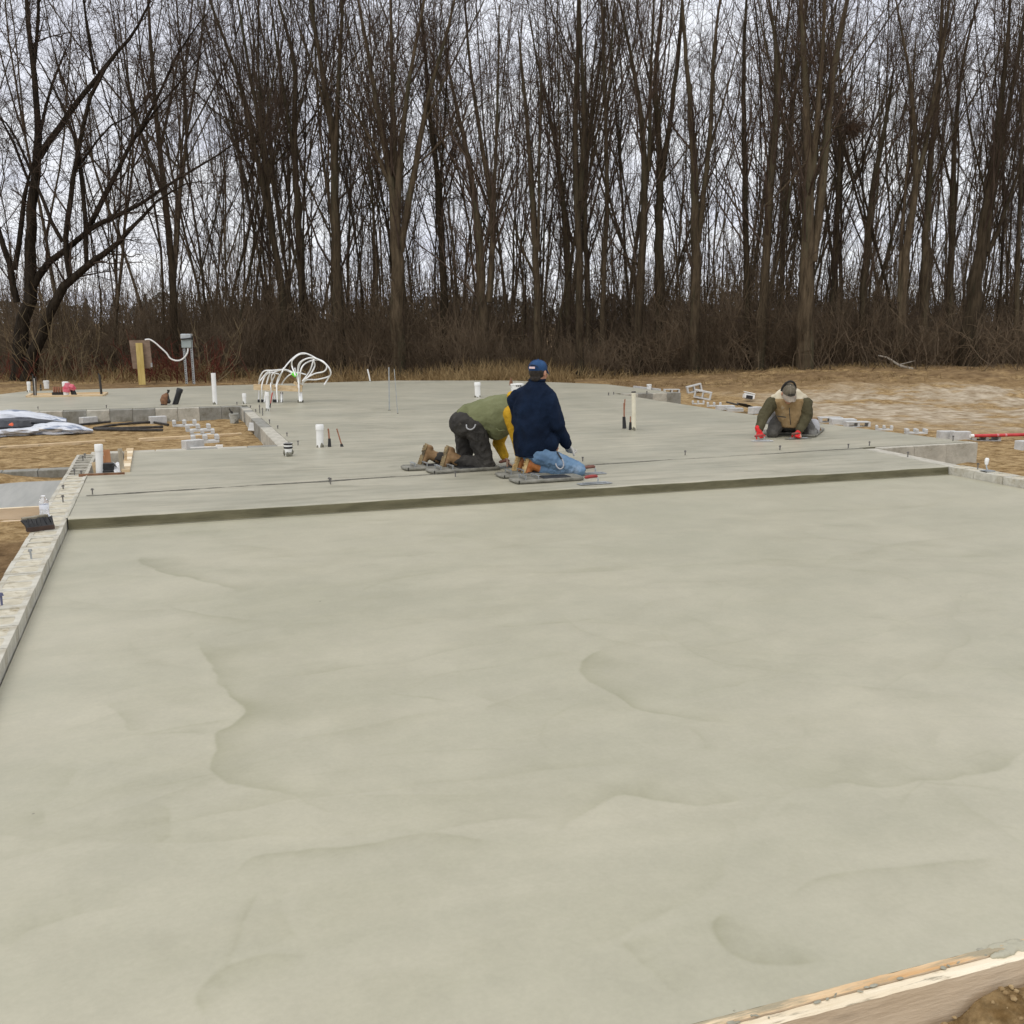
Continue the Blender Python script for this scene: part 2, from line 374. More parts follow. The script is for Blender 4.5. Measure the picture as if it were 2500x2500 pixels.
for k in range(230):                        # long overlapping arcs of the float and trowel
    cx, cyy = rg.uniform(-.6, 8.2), rg.uniform(2.2, 8.8); r_ = rg.uniform(.5, 1.9); t0 = rg.uniform(0, 6.28) if cyy < 5 else rg.choice([1.2, 4.2]) + rg.uniform(-.5, .5); dt = rg.uniform(.5, 1.3) * rg.choice([-1, 1])
    tt = np.linspace(t0, t0 + dt, 9)
    strokes.append((np.stack([cx + r_ * 1.6 * np.cos(tt), cyy + r_ * .7 * np.sin(tt)], 1), rg.uniform(.08, .34) * rg.choice([1, 1, 1.5]), rg.uniform(.015, .11), .03))
for k in range(60):                        # fine ridges left by the trowel's edge
    cx, cyy = rg.uniform(-.4, 8.0), 2.2 + 6.6 * rg.random(); r_ = rg.uniform(.35, .9); t0 = rg.uniform(0, 6.28); dt = rg.uniform(.4, 1.2) * rg.choice([-1, 1]); tt = np.linspace(t0, t0 + dt, 9)
    strokes.append((np.stack([cx + r_ * 1.5 * np.cos(tt), cyy + r_ * .7 * np.sin(tt)], 1), rg.uniform(.25, .55), rg.uniform(.006, .02), .01))
IM_g = mask_image('damp_laps', -.86, 8.46, 1.9, 9.06, .006, strokes, 11)
strokes = []
for k in range(240):
    cx, cyy = rg.uniform(-.8, 10.5), rg.uniform(8.9, 27); r_ = rg.uniform(.5, 1.6); t0 = rg.choice([1.57, 4.71]) + rg.uniform(-.7, .7); dt = rg.uniform(.5, 1.2) * rg.choice([-1, 1])
    tt = np.linspace(t0, t0 + dt, 8)
    strokes.append((np.stack([cx + r_ * 1.5 * np.cos(tt), cyy + r_ * .8 * np.sin(tt)], 1), rg.uniform(.15, .6), rg.uniform(.06, .25), .04))
IM_h = mask_image('trowel_passes', -3.4, 11.6, 8.9, 28.1, .018, strokes, 12)
def concrete(name, im, a0, a1, b0, b1, c_dry, c_warm, c_damp, r0, r1, stk=(.6, 2.4, 1), smax=.3):
    m, n, p = newmat(name); L = n.links.new
    tc = N(n, 'TexCoord'); mp = N(n, 'Mapping'); L(tc.outputs['Object'], mp.inputs[0])
    mp.inputs['Scale'].default_value = (1 / (a1 - a0), 1 / (b1 - b0), 1); mp.inputs['Location'].default_value = (-a0 / (a1 - a0), -b0 / (b1 - b0), 0)
    it = N(n, 'TexImage', _image=im, _extension='EXTEND', _interpolation='Cubic'); L(mp.outputs[0], it.inputs[0])
    # cloudy tone of the cement paste, drawn out along the trowelling
    ms = N(n, 'Mapping'); ms.inputs['Scale'].default_value = (.7, 1.15, 1); ms.inputs['Rotation'].default_value = (0, 0, .1); L(tc.outputs['Object'], ms.inputs[0])
    n1 = N(n, 'TexNoise', Scale=.8, Detail=7, Roughness=.62, Distortion=.45); L(ms.outputs[0], n1.inputs['Vector'])
    ms2 = N(n, 'Mapping'); ms2.inputs['Scale'].default_value = stk; ms2.inputs['Rotation'].default_value = (0, 0, .05); L(tc.outputs['Object'], ms2.inputs[0])
    n2 = N(n, 'TexNoise', Scale=2.2, Detail=8, Roughness=.66, Distortion=.25); L(ms2.outputs[0], n2.inputs['Vector'])
    r1_ = N(n, 'MapRange'); r1_.inputs['From Min'].default_value = .36; r1_.inputs['From Max'].default_value = .64; L(n1.outputs['Fac'], r1_.inputs[0])
    mA = N(n, 'MixRGB'); L(r1_.outputs[0], mA.inputs[0]); mA.inputs[1].default_value = (*c_dry, 1); mA.inputs[2].default_value = (*c_warm, 1)
    r2_ = N(n, 'MapRange'); r2_.inputs['From Min'].default_value = .47; r2_.inputs['From Max'].default_value = .80; r2_.inputs['To Max'].default_value = smax; L(n2.outputs['Fac'], r2_.inputs[0])
    mB = N(n, 'MixRGB'); L(r2_.outputs[0], mB.inputs[0]); L(mA.outputs[0], mB.inputs[1]); mB.inputs[2].default_value = (*c_damp, 1)
    sc = N(n, 'Math', _operation='MULTIPLY'); sc.inputs[1].default_value = .62; L(it.outputs['Color'], sc.inputs[0])
    mC = N(n, 'MixRGB'); L(sc.outputs[0], mC.inputs[0]); L(mB.outputs[0], mC.inputs[1]); mC.inputs[2].default_value = (*c_damp, 1)
    # patchy drying: crisp-edged mottling at two sizes
    n4 = N(n, 'TexNoise', Scale=3.2, Detail=12, Roughness=.78); L(tc.outputs['Object'], n4.inputs['Vector'])
    r4 = N(n, 'MapRange'); r4.inputs['From Min'].default_value = .40; r4.inputs['From Max'].default_value = .60; r4.inputs['To Min'].default_value = .955; r4.inputs['To Max'].default_value = 1.035; L(n4.outputs['Fac'], r4.inputs[0])
    mE = N(n, 'VectorMath', _operation='SCALE'); L(mC.outputs[0], mE.inputs[0]); L(r4.outputs[0], mE.inputs['Scale']); mC = mE
    # specks
    n3 = N(n, 'TexNoise', Scale=55, Detail=3, Roughness=.6); L(tc.outputs['Object'], n3.inputs['Vector'])
    r3_ = N(n, 'MapRange'); r3_.inputs['From Min'].default_value = .3; r3_.inputs['From Max'].default_value = .7; r3_.inputs['To Min'].default_value = .965; r3_.inputs['To Max'].default_value = 1.03; L(n3.outputs['Fac'], r3_.inputs[0])
    v = N(n, 'TexVoronoi', Scale=2.6); L(tc.outputs['Object'], v.inputs['Vector'])
    vr = N(n, 'MapRange'); vr.inputs['From Min'].default_value = .012; vr.inputs['From Max'].default_value = .022; vr.inputs['To Min'].default_value = .45; L(v.outputs['Distance'], vr.inputs[0])
    mu_ = N(n, 'Math', _operation='MULTIPLY'); L(r3_.outputs[0], mu_.inputs[0]); L(vr.outputs[0], mu_.inputs[1])
    mD = N(n, 'VectorMath', _operation='SCALE'); L(mC.outputs[0], mD.inputs[0]); L(mu_.outputs[0], mD.inputs['Scale'])
    L(mD.outputs[0], p.inputs['Base Color'])
    rr = N(n, 'MapRange'); rr.inputs['To Min'].default_value = r0; rr.inputs['To Max'].default_value = r1; L(sc.outputs[0], rr.inputs[0]); L(rr.outputs[0], p.inputs['Roughness'])
    p.inputs['Specular IOR Level'].default_value = .42
    hs = N(n, 'Math', _operation='MULTIPLY_ADD'); hs.inputs[1].default_value = -.06; L(it.outputs['Color'], hs.inputs[0]); nh = N(n, 'Math', _operation='MULTIPLY'); nh.inputs[1].default_value = .3; L(n2.outputs['Fac'], nh.inputs[0]); L(nh.outputs[0], hs.inputs[2])
    h2 = N(n, 'Math', _operation='MULTIPLY_ADD'); h2.inputs[1].default_value = .025; L(n3.outputs['Fac'], h2.inputs[0]); L(hs.outputs[0], h2.inputs[2])
    b = N(n, 'Bump', Strength=.25, Distance=.010); L(h2.outputs[0], b.inputs['Height']); L(b.outputs[0], p.inputs['Normal'])
    return m
M_garage = concrete('fresh_concrete_float', IM_g, -.86, 8.46, 1.9, 9.06, (.372, .354, .258), (.430, .402, .298), (.246, .236, .140), .42, .28, (.8, 1.6, 1), .20)
M_house = concrete('fresh_concrete_trowelled', IM_h, -3.4, 11.6, 8.9, 28.1, (.352, .336, .256), (.438, .408, .310), (.195, .188, .132), .43, .27, (.45, 3.2, 1), .8)
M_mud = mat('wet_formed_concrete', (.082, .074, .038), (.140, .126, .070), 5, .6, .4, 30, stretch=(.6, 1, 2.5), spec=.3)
M_walk = mat('broomed_concrete', (.30, .30, .275), (.36, .355, .325), 3, .75, .35, 60, stretch=(3.5, .4, 1))
M_crack = mat('crumbled_joint', (.07, .066, .05), (.22, .21, .17), 24, .9, .6)
# slabs -------------------------------------------------------------------
def slab(name, poly, ztop, th, m_top, m_side):
    bm = bmesh.new(); vs = [bm.verts.new((x, y, ztop)) for x, y in poly]
    f = bm.faces.new(vs); bmesh.ops.recalc_face_normals(bm, faces=[f])
    if f.normal.z < 0: f.normal_flip()
    e = bmesh.ops.extrude_face_region(bm, geom=[f]); 
    nv = [g for g in e['geom'] if isinstance(g, bmesh.types.BMVert)]
    for v in nv: v.co.z -= th
    bmesh.ops.recalc_face_normals(bm, faces=bm.faces)
    for q in bm.faces: q.material_index = 0 if abs(q.normal.z) > .9 else 1
    bmesh.ops.triangulate(bm, faces=[q for q in bm.faces if len(q.verts) > 4])
    me = bpy.data.meshes.new(name); bm.to_mesh(me); bm.free(); me.materials.append(m_top); me.materials.append(m_side)
    return tag(link(name, me), kind='structure')
slab('garage_slab', [(-.815, 1.9235), (8.41, 1.9235), (8.41, 9.2), (-.815, 9.2)], -.087, .2, M_garage, M_mud)
STEP = [(-.812, 8.95), (8.40, 9.02)]
hp = [(-.812, 9.02), (8.40, 9.09), (8.56, 10.78), (10.42, 10.84), (10.08, 13.5), (9.82, 15.84), (9.79, 18.6), (9.8, 21.0), (11.25, 21.0),
      (11.08, 24.21), (9.19, 26.66), (6.1, 27.74), (-3.05, 26.31), (-5.7, 20.36), (1.56, 20.36), (1.60, 13.44), (-.42, 13.44), (-.42, 11.66), (-.812, 11.66)]
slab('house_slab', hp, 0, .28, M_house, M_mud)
# the formed front edge of the step: a slightly wavy, hand-rounded lip
nn = 240; tt = np.linspace(0, 1, nn)
ax = STEP[0][0] + (STEP[1][0] - STEP[0][0]) * tt; by = STEP[0][1] + (STEP[1][1] - STEP[0][1]) * tt
wv = .010 * fbm(ax * 1.1, ax * 0, 77, 5); wz = .006 * fbm(ax * 2.2, ax * 0, 78, 4)
prof = [(.115, .0025), (.020, .0025), (.008, .0005), (.001, -.007), (-.003, -.02), (-.006, -.05), (-.010, -.078), (-.018, -.0885), (-.05, -.0845)]
vs = np.stack([np.stack([ax, by + dy + wv * (1 if dz > -.08 else 1.6), np.full(nn, dz) + wz * (dz > -.03)], -1) for dy, dz in prof], 1).reshape(-1, 3)
np_ = len(prof); ix = np.arange(nn * np_).reshape(nn, np_)
q = np.stack([ix[:-1, :-1], ix[1:, :-1], ix[1:, 1:], ix[:-1, 1:]], -1).reshape(-1, 4)
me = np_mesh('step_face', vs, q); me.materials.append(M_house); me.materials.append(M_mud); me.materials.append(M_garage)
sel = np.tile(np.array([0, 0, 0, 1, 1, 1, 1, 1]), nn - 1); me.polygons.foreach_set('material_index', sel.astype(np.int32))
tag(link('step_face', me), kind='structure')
# the ragged joint line over the buried wall
jl = []; j0, j1 = Vector((-.74, 10.13, 0)), Vector((8.56, 10.72, 0)); nn = 420
tt = np.linspace(0, 1, nn); ja = j0.x + (j1.x - j0.x) * tt; jb = j0.y + (j1.y - j0.y) * tt + .02 * fbm(ja * 2, ja * 0, 5, 4)
jw = np.clip(.010 + .030 * fbm(ja * 1.2, ja * 0 + 3, 8, 5) + .022 * (ja < 1.8) * (1 + fbm(ja * 6, ja * 0, 12, 3)), .002, .06)
vs = np.stack([np.stack([ja, jb - jw, np.full(nn, .004)], -1), np.stack([ja, jb, .006 + .004 * fbm(ja * 9, ja * 0, 3, 3)], -1), np.stack([ja, jb + jw * .8, np.full(nn, .004)], -1)], 1).reshape(-1, 3)
ix = np.arange(nn * 3).reshape(nn, 3); q = np.stack([ix[:-1, :-1], ix[1:, :-1], ix[1:, 1:], ix[:-1, 1:]], -1).reshape(-1, 4)
tag(link('control_joint', np_mesh('control_joint', vs, q, M_crack)), kind='structure')
nn = 260; tb = np.linspace(8.97, 11.66, nn); wd_ = np.clip(.02 + .16 * (fbm(tb * 2.2, tb * 0, 61, 5) + .12) * sst(tb, 9.9, 10.4), .002, .19); V_ = []
for k_, (u, z) in enumerate(((-.02, .004), (0, .0045), (.6, .006), (1, -.002))): V_.append(np.stack([-.812 - wd_ * u, tb, z + .004 * fbm(tb * 7, tb * 0 + k_, 5, 3)], -1))
ix = np.arange(nn * 4).reshape(4, nn).T; q = np.stack([ix[:-1, :-1], ix[1:, :-1], ix[1:, 1:], ix[:-1, 1:]], -1).reshape(-1, 4)
tag(link('slab_overspill', np_mesh('slab_overspill', np.stack(V_).reshape(-1, 3), q, M_house)), kind='structure')
slab('walkway_slab', [(-6, 10.85), (-1.09, 10.85), (-1.09, 12.55), (-6, 12.75)], -.19, .12, M_walk, M_walk)
# ------------------------------------------------------------------ masonry
M_block = mat('concrete_block', (.36, .34, .28), (.52, .49, .41), 7, .9, .5, 55, c3=(.20, .185, .14), s3=3.2, lo3=.54, hi3=.70)
M_blocktop = mat('pale_wall_block', (.43, .41, .34), (.60, .575, .49), 9, .9, .6, 45, c3=(.29, .25, .17), s3=5, lo3=.50, hi3=.68)
M_blockw = mat('pale_concrete_block', (.44, .44, .42), (.58, .58, .56), 9, .9, .4, 60)
M_blockd = mat('weathered_block', (.20, .195, .165), (.33, .32, .285), 3.5, .9, .5, 45, c3=(.14, .13, .095), s3=2.0, lo3=.5, hi3=.66)
M_fill = mat('sandy_grout', (.43, .385, .28), (.58, .54, .43), 9, .95, .7, 30, c3=(.26, .205, .115), s3=6, lo3=.55, hi3=.68)
rnd = random.Random(4)
def rrect(cx, cy, w, h, r=.022, k=3):
    o = []
    for (sx, sy, a0) in ((1, 1, 0), (-1, 1, 90), (-1, -1, 180), (1, -1, 270)):
        for j in range(k): 
            a = R(a0 + 90 * j / (k - 1)); o.append((cx + sx * (w / 2 - r) + r * math.cos(a), cy + sy * (h / 2 - r) + r * math.sin(a)))
    return o
def hollow_block(L_, Wd, H_, cells=2, fill=-.012, j=.0):
    """masonry unit standing with its cores up: rim, webs and the filled (or open) cores"""
    b = MB(); bm = bmesh.new()
    outer = [(-L_ / 2, -Wd / 2), (L_ / 2, -Wd / 2), (L_ / 2, Wd / 2), (-L_ / 2, Wd / 2)]
    e = []
    def loop(pts, z):
        v = [bm.verts.new((x, y, z)) for x, y in pts]
        return v, [bm.edges.new((v[i], v[(i + 1) % len(v)])) for i in range(len(v))]
    vo, eo = loop(outer, 0); e += eo; inner = []
    web = .032; cw = (L_ - web * (cells + 1)) / cells
    for c in range(cells):
        cx = -L_ / 2 + web + cw / 2 + c * (cw + web)
        vi, ei = loop(rrect(cx, 0, cw, Wd - .064), 0); e += ei; inner.append(vi)
    bmesh.ops.triangle_fill(bm, edges=e, use_beauty=True)
    vb = [bm.verts.new((x, y, -H_)) for x, y in outer]
    for i in range(4): bm.faces.new((vo[i], vb[i], vb[(i + 1) % 4], vo[(i + 1) % 4]))
    for vi in inner:
        z = fill + rnd.uniform(-.0016, .0006)
        vd = [bm.verts.new((v.co.x * 1, v.co.y * .985, z)) for v in vi]
        for i in range(len(vi)): bm.faces.new((vi[i], vd[i], vd[(i + 1) % len(vi)], vi[(i + 1) % len(vi)]))
        f = bm.faces.new(vd); f.material_index = 1
    # drop faces that closed the core mouths
    bm.faces.ensure_lookup_table()
    kill = [f for f in bm.faces if len(f.verts) == 3 and all(abs(v.co.z) < 1e-6 for v in f.verts) and any(all(v in vi for v in f.verts) for vi in inner)]
    bmesh.ops.delete(bm, geom=kill, context='FACES_ONLY')
    bmesh.ops.recalc_face_normals(bm, faces=bm.faces)
    me = bpy.data.meshes.new('block'); bm.to_mesh(me); bm.free(); me.materials.append(M_block); me.materials.append(M_fill)
    return me
def wall(name, label, p0, p1, Wd, z, H_, meshes, step=.406, gap=.006, jig=.003, skip=()):
    p0, p1 = Vector((*p0, 0)), Vector((*p1, 0)); d = (p1 - p0); L_ = d.length; d.normalize(); ang = math.atan2(d.y, d.x)
    t = thing(name, label, 'block wall', (p0.x, p0.y, z - H_), ang)
    nblk = max(1, int(round(L_ / step))); st = L_ / nblk
    for k in range(nblk):
        o = link('block', rnd.choice(meshes), t)
        o.location = ((k + .5) * st, rnd.uniform(-jig, jig), H_ + rnd.uniform(-.002, .002)); o.rotation_euler = (0, 0, rnd.uniform(-.006, .006) + (math.pi if rnd.random() < .5 else 0)); o.scale = ((st - gap) / .400, 1, 1)
    return t
def solid_block(L_, Wd, H_, m):
    b = MB(); b.box((0, 0, -H_ / 2), (L_, Wd, H_), ch=.006); return b.mesh('block', m)
filled = [hollow_block(.400, .228, .2, 2, -.0012 - .0016 * k) for k in range(5)]
for me_ in filled: me_.materials[0] = M_blocktop
opened = [hollow_block(.400, .228, .2, 2, -.19)]
wl = wall('block_wall', 'long low wall of pale hollow blocks with sand filled cores left of the garage slab', (-.936, 1.7), (-.936, 11.6), .228, -.003, .2, filled)
wall('block_wall', 'short run of open cored grey blocks beside the plumbing pit', (-.936, 11.606), (-.936, 13.42), .228, -.003, .2, opened)
wall('block_wall', 'low block wall with pale top on the right edge of the garage slab', (8.53, 9.05), (8.53, 1.7), .228, -.003, .2, filled)
wall('block_wall', 'short block ledge beside the slab running up to the right hand notch', (8.68, 10.72), (8.53, 9.06), .19, -.006, .22, [solid_block(.400, .19, .22, M_block) for k in range(2)])
wb = [solid_block(.400, .195, .30, M_blockd), solid_block(.400, .195, .30, M_block)]
wb2 = [solid_block(.400, .195, .30, M_block), solid_block(.400, .195, .30, M_blockd)]
wall('block_wall', 'grey block foundation wall facing the camera at the right hand notch of the slab', (8.82, 10.76), (10.50, 10.855), .195, -.004, .30, wb, step=.6)
wall('block_wall', 'long grey block wall behind the sand courtyard on the left', (-6.2, 20.26), (1.46, 20.26), .195, -.004, .30, wb)
wall('block_wall', 'block wall receding along the right side of the sand courtyard', (1.505, 20.14), (1.505, 13.50), .195, -.004, .30, wb2)
wall('block_wall', 'grey block wall behind the plumbing pit, along the near side of the courtyard', (1.40, 13.55), (-.9, 13.55), .195, -.004, .30, wb)
wall('block_wall', 'short grey block wall of the raised corner at the far right of the slab', (9.95, 20.9), (11.42, 20.9), .195, -.004, .30, wb)
wall('block_wall', 'dark low foundation wall beyond the left walkway', (-2.6, 12.92), (-1.06, 12.92), .2, -.10, .25, [solid_block(.400, .195, .25, M_blockd)])
# ------------------------------------------------------------------ form boards
M_lumber = mat('form_lumber', (.50, .36, .20), (.66, .52, .33), 3, .8, .3, 20, stretch=(.6, 6, 6), c3=(.27, .22, .15), s3=4, lo3=.56, hi3=.66)
M_ply = mat('orange_ply_edge', (.56, .32, .13), (.78, .62, .40), 2.0, .75, .4, 22, stretch=(.7, 5, 5), c3=(.34, .29, .19), s3=6, lo3=.48, hi3=.62)
M_white_edge = mat('pale_board_edge', (.66, .54, .36), (.84, .74, .56), 3, .75, .4, 25, stretch=(.7, 5, 5), c3=(.34, .29, .20), s3=9, lo3=.56, hi3=.66)
M_board_face = mat('muddy_board_face', (.56, .44, .30), (.68, .555, .40), 2.2, .85, .4, 18, stretch=(.6, 3, 3), c3=(.38, .30, .21), s3=4, lo3=.58, hi3=.76)
M_slop = mat('concrete_slop', (.26, .25, .19), (.38, .36, .28), 12, .8, .8, 30)
def wobble_beam(p0, p1, w, h, m, name, parent, seg=40, amp=.003, seed=1, m2=None):
    p0, p1 = Vector(p0), Vector(p1); d = (p1 - p0).normalized(); sd = Vector((-d.y, d.x, 0)); rr = random.Random(seed); pr = [(-w / 2, -h), (-w / 2, -.004), (-w / 2 + .004, 0), (w / 2 - .004, 0), (w / 2, -.004), (w / 2, -h)]
    b = MB(); vs = []
    for k in range(seg + 1):
        c = p0.lerp(p1, k / seg)
        for i, (u, z) in enumerate(pr): 
            vs.append(c + sd * (u + (rr.uniform(-amp, amp) if 0 < i < 5 else 0)) + Vector((0, 0, z + (rr.uniform(-amp, amp) * .6 if 0 < i < 5 else 0))))
    fs = [[k * 6 + i, k * 6 + (i + 1) % 6, k * 6 + 6 + (i + 1) % 6, k * 6 + 6 + i] for k in range(seg) for i in range(6)] + [[0, 1, 2, 3, 4, 5], [seg * 6 + i for i in range(6)]]
    b.add(vs, fs); me = b.mesh(name, m)
    o = link(name, me, parent); 
    if m2:
        me.materials.append(m2)
        for f in me.polygons:
            if abs(f.normal.z) < .5: f.material_index = 1
    return o
fb = thing('form_board', 'double timber form board with orange edge along the near side of the slab', 'form board', (0, 1.9, -.3))
for nm, y0, w, z, mm_, m2, s in (('plank', 1.908, .026, -.084, M_ply, M_board_face, 3), ('plank', 1.875, .036, -.090, M_white_edge, M_board_face, 9)):
    o = wobble_beam((-3, y0, z), (3.6, y0 + .004, z), w, .2, mm_, nm, fb, 160, .0012, s, m2); o.location = (0, -1.9, .3)
    o['label'] = 'orange plywood plank against the concrete' if s == 3 else 'pale outer plank with a muddy face'
fl = thing('form_board', 'brown timber form board along the near edge of the left walkway', 'form board', (-3.5, 10.8, -.34))
o = wobble_beam((-6, 10.80, -.185), (-1.10, 10.80, -.185), .04, .15, M_white_edge, 'plank', fl, 40, .002, 5, M_board_face); o.location = (3.5, -10.8, .34)
o = wobble_beam((-5.9, 10.72, -.30), (-1.3, 10.72, -.30), .04, .05, M_board_face, 'plank', fl, 20, .003, 6); o.location = (3.5, -10.8, .34)
fs_ = thing('form_board', 'long pale screed board lying across the courtyard sand', 'form board', (-3, 16.6, -.26))
for (x0, y0, x1, y1) in ((-5.5, 15.6, -.9, 16.8), (-.4, 16.9, 1.2, 17.2)):
    z = max(gz(x0, y0), gz(x1, y1)) + .03
    o = wobble_beam((x0, y0, z), (x1, y1, z), .08, .05, M_lumber, 'plank', fs_, 20, .003, 7); o.location = (3, -16.6, .26)
# clods and stones of the disturbed dirt in the near corner
b = MB(); rr = random.Random(12)
for k in range(900):
    x = rr.uniform(1.0, 3.0); y = 1.845 - abs(rr.gauss(0, .35)); s = rr.uniform(.002, .010) * (1.6 if rr.random() < .10 else 1)
    if y < .8: continue
    b.ell((x, y, gz(x, y) + s * .3), (s * rr.uniform(.7, 1.3), s * rr.uniform(.7, 1.3), s * rr.uniform(.5, .9)), Matrix.Rotation(rr.random() * 6, 3, 'Z'), n=5)
tag(b.build('loose_clods', mat('clod_soil', (.24, .155, .068), (.44, .32, .165), 25, .95, .6, 60)), kind='stuff')
# ------------------------------------------------------------------ bare winter trees
M_bark = mat('bark', (.040, .030, .019), (.098, .074, .047), 3.5, .95, .8, 9, stretch=(3, 3, .5), spec=.1, c3=(.062, .060, .036), s3=.7, lo3=.5, hi3=.7, bdist=.04)
def vary(m, lo, hi):        # every tree its own tone of bark
    n = m.node_tree; p = n.nodes['Principled BSDF']; l = p.inputs['Base Color'].links[0]; src = l.from_socket; oi = N(n, 'ObjectInfo'); mr = N(n, 'MapRange'); mr.inputs['To Min'].default_value = lo; mr.inputs['To Max'].default_value = hi
    n.links.new(oi.outputs['Random'], mr.inputs[0]); sc = N(n, 'VectorMath', _operation='SCALE'); n.links.new(src, sc.inputs[0]); n.links.new(mr.outputs[0], sc.inputs['Scale']); n.links.new(sc.outputs[0], p.inputs['Base Color'])
vary(M_bark, .6, 1.35)
M_oldbark = mat('old_dark_bark', (.014, .011, .008), (.042, .033, .023), 3.5, .95, .9, 8, stretch=(3, 3, .6), spec=.1, bdist=.05)
M_twig = mat('twig_bark', (.050, .036, .027), (.095, .070, .053), 1.5, .95, spec=.05)
vary(M_twig, .7, 1.5)
M_brush = mat('brush_stems', (.068, .050, .033), (.185, .138, .092), .5, .95, spec=.05)
M_redtwig = mat('red_brush_stems', (.085, .028, .020), (.15, .05, .034), 1.2, .9, spec=.05)
M_tanbrush = mat('tan_brush_stems', (.13, .098, .058), (.22, .17, .10), 1.2, .95, spec=.05)
def unit(v): return v / (np.linalg.norm(v, axis=-1, keepdims=True) + 1e-9)
def tubes(P, Rr, sides):
    """(n,k,3) polylines + (n,k) radii -> verts, quads"""
    n, k, _ = P.shape
    T = np.empty_like(P); T[:, 1:-1] = P[:, 2:] - P[:, :-2]; T[:, 0] = P[:, 1] - P[:, 0]; T[:, -1] = P[:, -1] - P[:, -2]; T = unit(T)
    ref = np.tile(np.array([0.31, 0.95, 0.05]), (n, 1)); par = np.abs((ref * unit(P[:, -1] - P[:, 0])).sum(-1)) > .9; ref[par] = (0.95, -0.3, .1)
    A = unit(ref[:, None, :] - T * (ref[:, None, :] * T).sum(-1, keepdims=True)); B = np.cross(T, A)
    an = 2 * np.pi * np.arange(sides) / sides
    V = P[:, :, None, :] + (A[:, :, None, :] * np.cos(an)[:, None] + B[:, :, None, :] * np.sin(an)[:, None]) * Rr[:, :, None, None]
    idx = np.arange(n * k * sides).reshape(n, k, sides); nx = np.roll(idx, -1, 2)
    q = np.stack([idx[:, :-1], nx[:, :-1], nx[:, 1:], idx[:, 1:]], -1).reshape(-1, 4)
    return V.reshape(-1, 3), q
def merge(parts):
    vs, qs, o = [], [], 0
    for v, q in parts: vs.append(v); qs.append(q + o); o += len(v)
    return np.concatenate(vs), np.concatenate(qs)
def grow(rg, P0, D0, Ln, R0, R1, ns, wander, up):
    n = len(P0); P = np.empty((n, ns + 1, 3)); P[:, 0] = P0; d = unit(D0)
    for k in range(ns):
        d = unit(d + rg.normal(0, wander, (n, 3)) + np.array([0, 0, up])); P[:, k + 1] = P[:, k] + d * (Ln / ns)[:, None]
    t = np.linspace(0, 1, ns + 1); return P, R0[:, None] * (1 - t) + R1[:, None] * t
def sprout(rg, P, Rr, per, t0, t1, ang, spread_):
    """children start points along the parents"""
    n, k, _ = P.shape; c = rg.poisson(per, n) if np.isscalar(per) else rg.poisson(per)
    pi = np.repeat(np.arange(n), c); m = len(pi)
    t = (t0 + (t1 - t0) * rg.random(m)) * (k - 1); i = np.minimum(t.astype(int), k - 2); f = (t - i)[:, None]
    p = P[pi, i] * (1 - f) + P[pi, i + 1] * f; r = Rr[pi, i] * (1 - f[:, 0]) + Rr[pi, i + 1] * f[:, 0]
    T = unit(P[pi, i + 1] - P[pi, i]); v = rg.normal(0, 1, (m, 3)); v = unit(v - T * (v * T).sum(-1, keepdims=True))
    a = np.clip(rg.normal(ang, spread_, m), .12, 1.7)[:, None]
    return p, unit(T * np.cos(a) + v * np.sin(a)), r, t / (k - 1)
def resample(pts, rad, step, rg, jit):
    pts = np.asarray(pts, float); rad = np.asarray(rad, float); s = np.r_[0, np.cumsum(np.linalg.norm(np.diff(pts, axis=0), axis=1))]
    n = max(4, int(s[-1] / step)); t = np.linspace(0, s[-1], n)
    q = np.stack([np.interp(t, s, pts[:, i]) for i in range(3)], 1)
    w = np.convolve(np.pad(q[:, 0], 2, mode='edge'), [.1, .2, .4, .2, .1], 'valid'), np.convolve(np.pad(q[:, 1], 2, mode='edge'), [.1, .2, .4, .2, .1], 'valid')
    q[1:-1, 0] = w[0][1:-1]; q[1:-1, 1] = w[1][1:-1]
    j = rg.normal(0, jit, q.shape); j[0] = 0; q += j * np.interp(t, s, rad)[:, None] * 1.2
    return q, np.interp(t, s, rad)
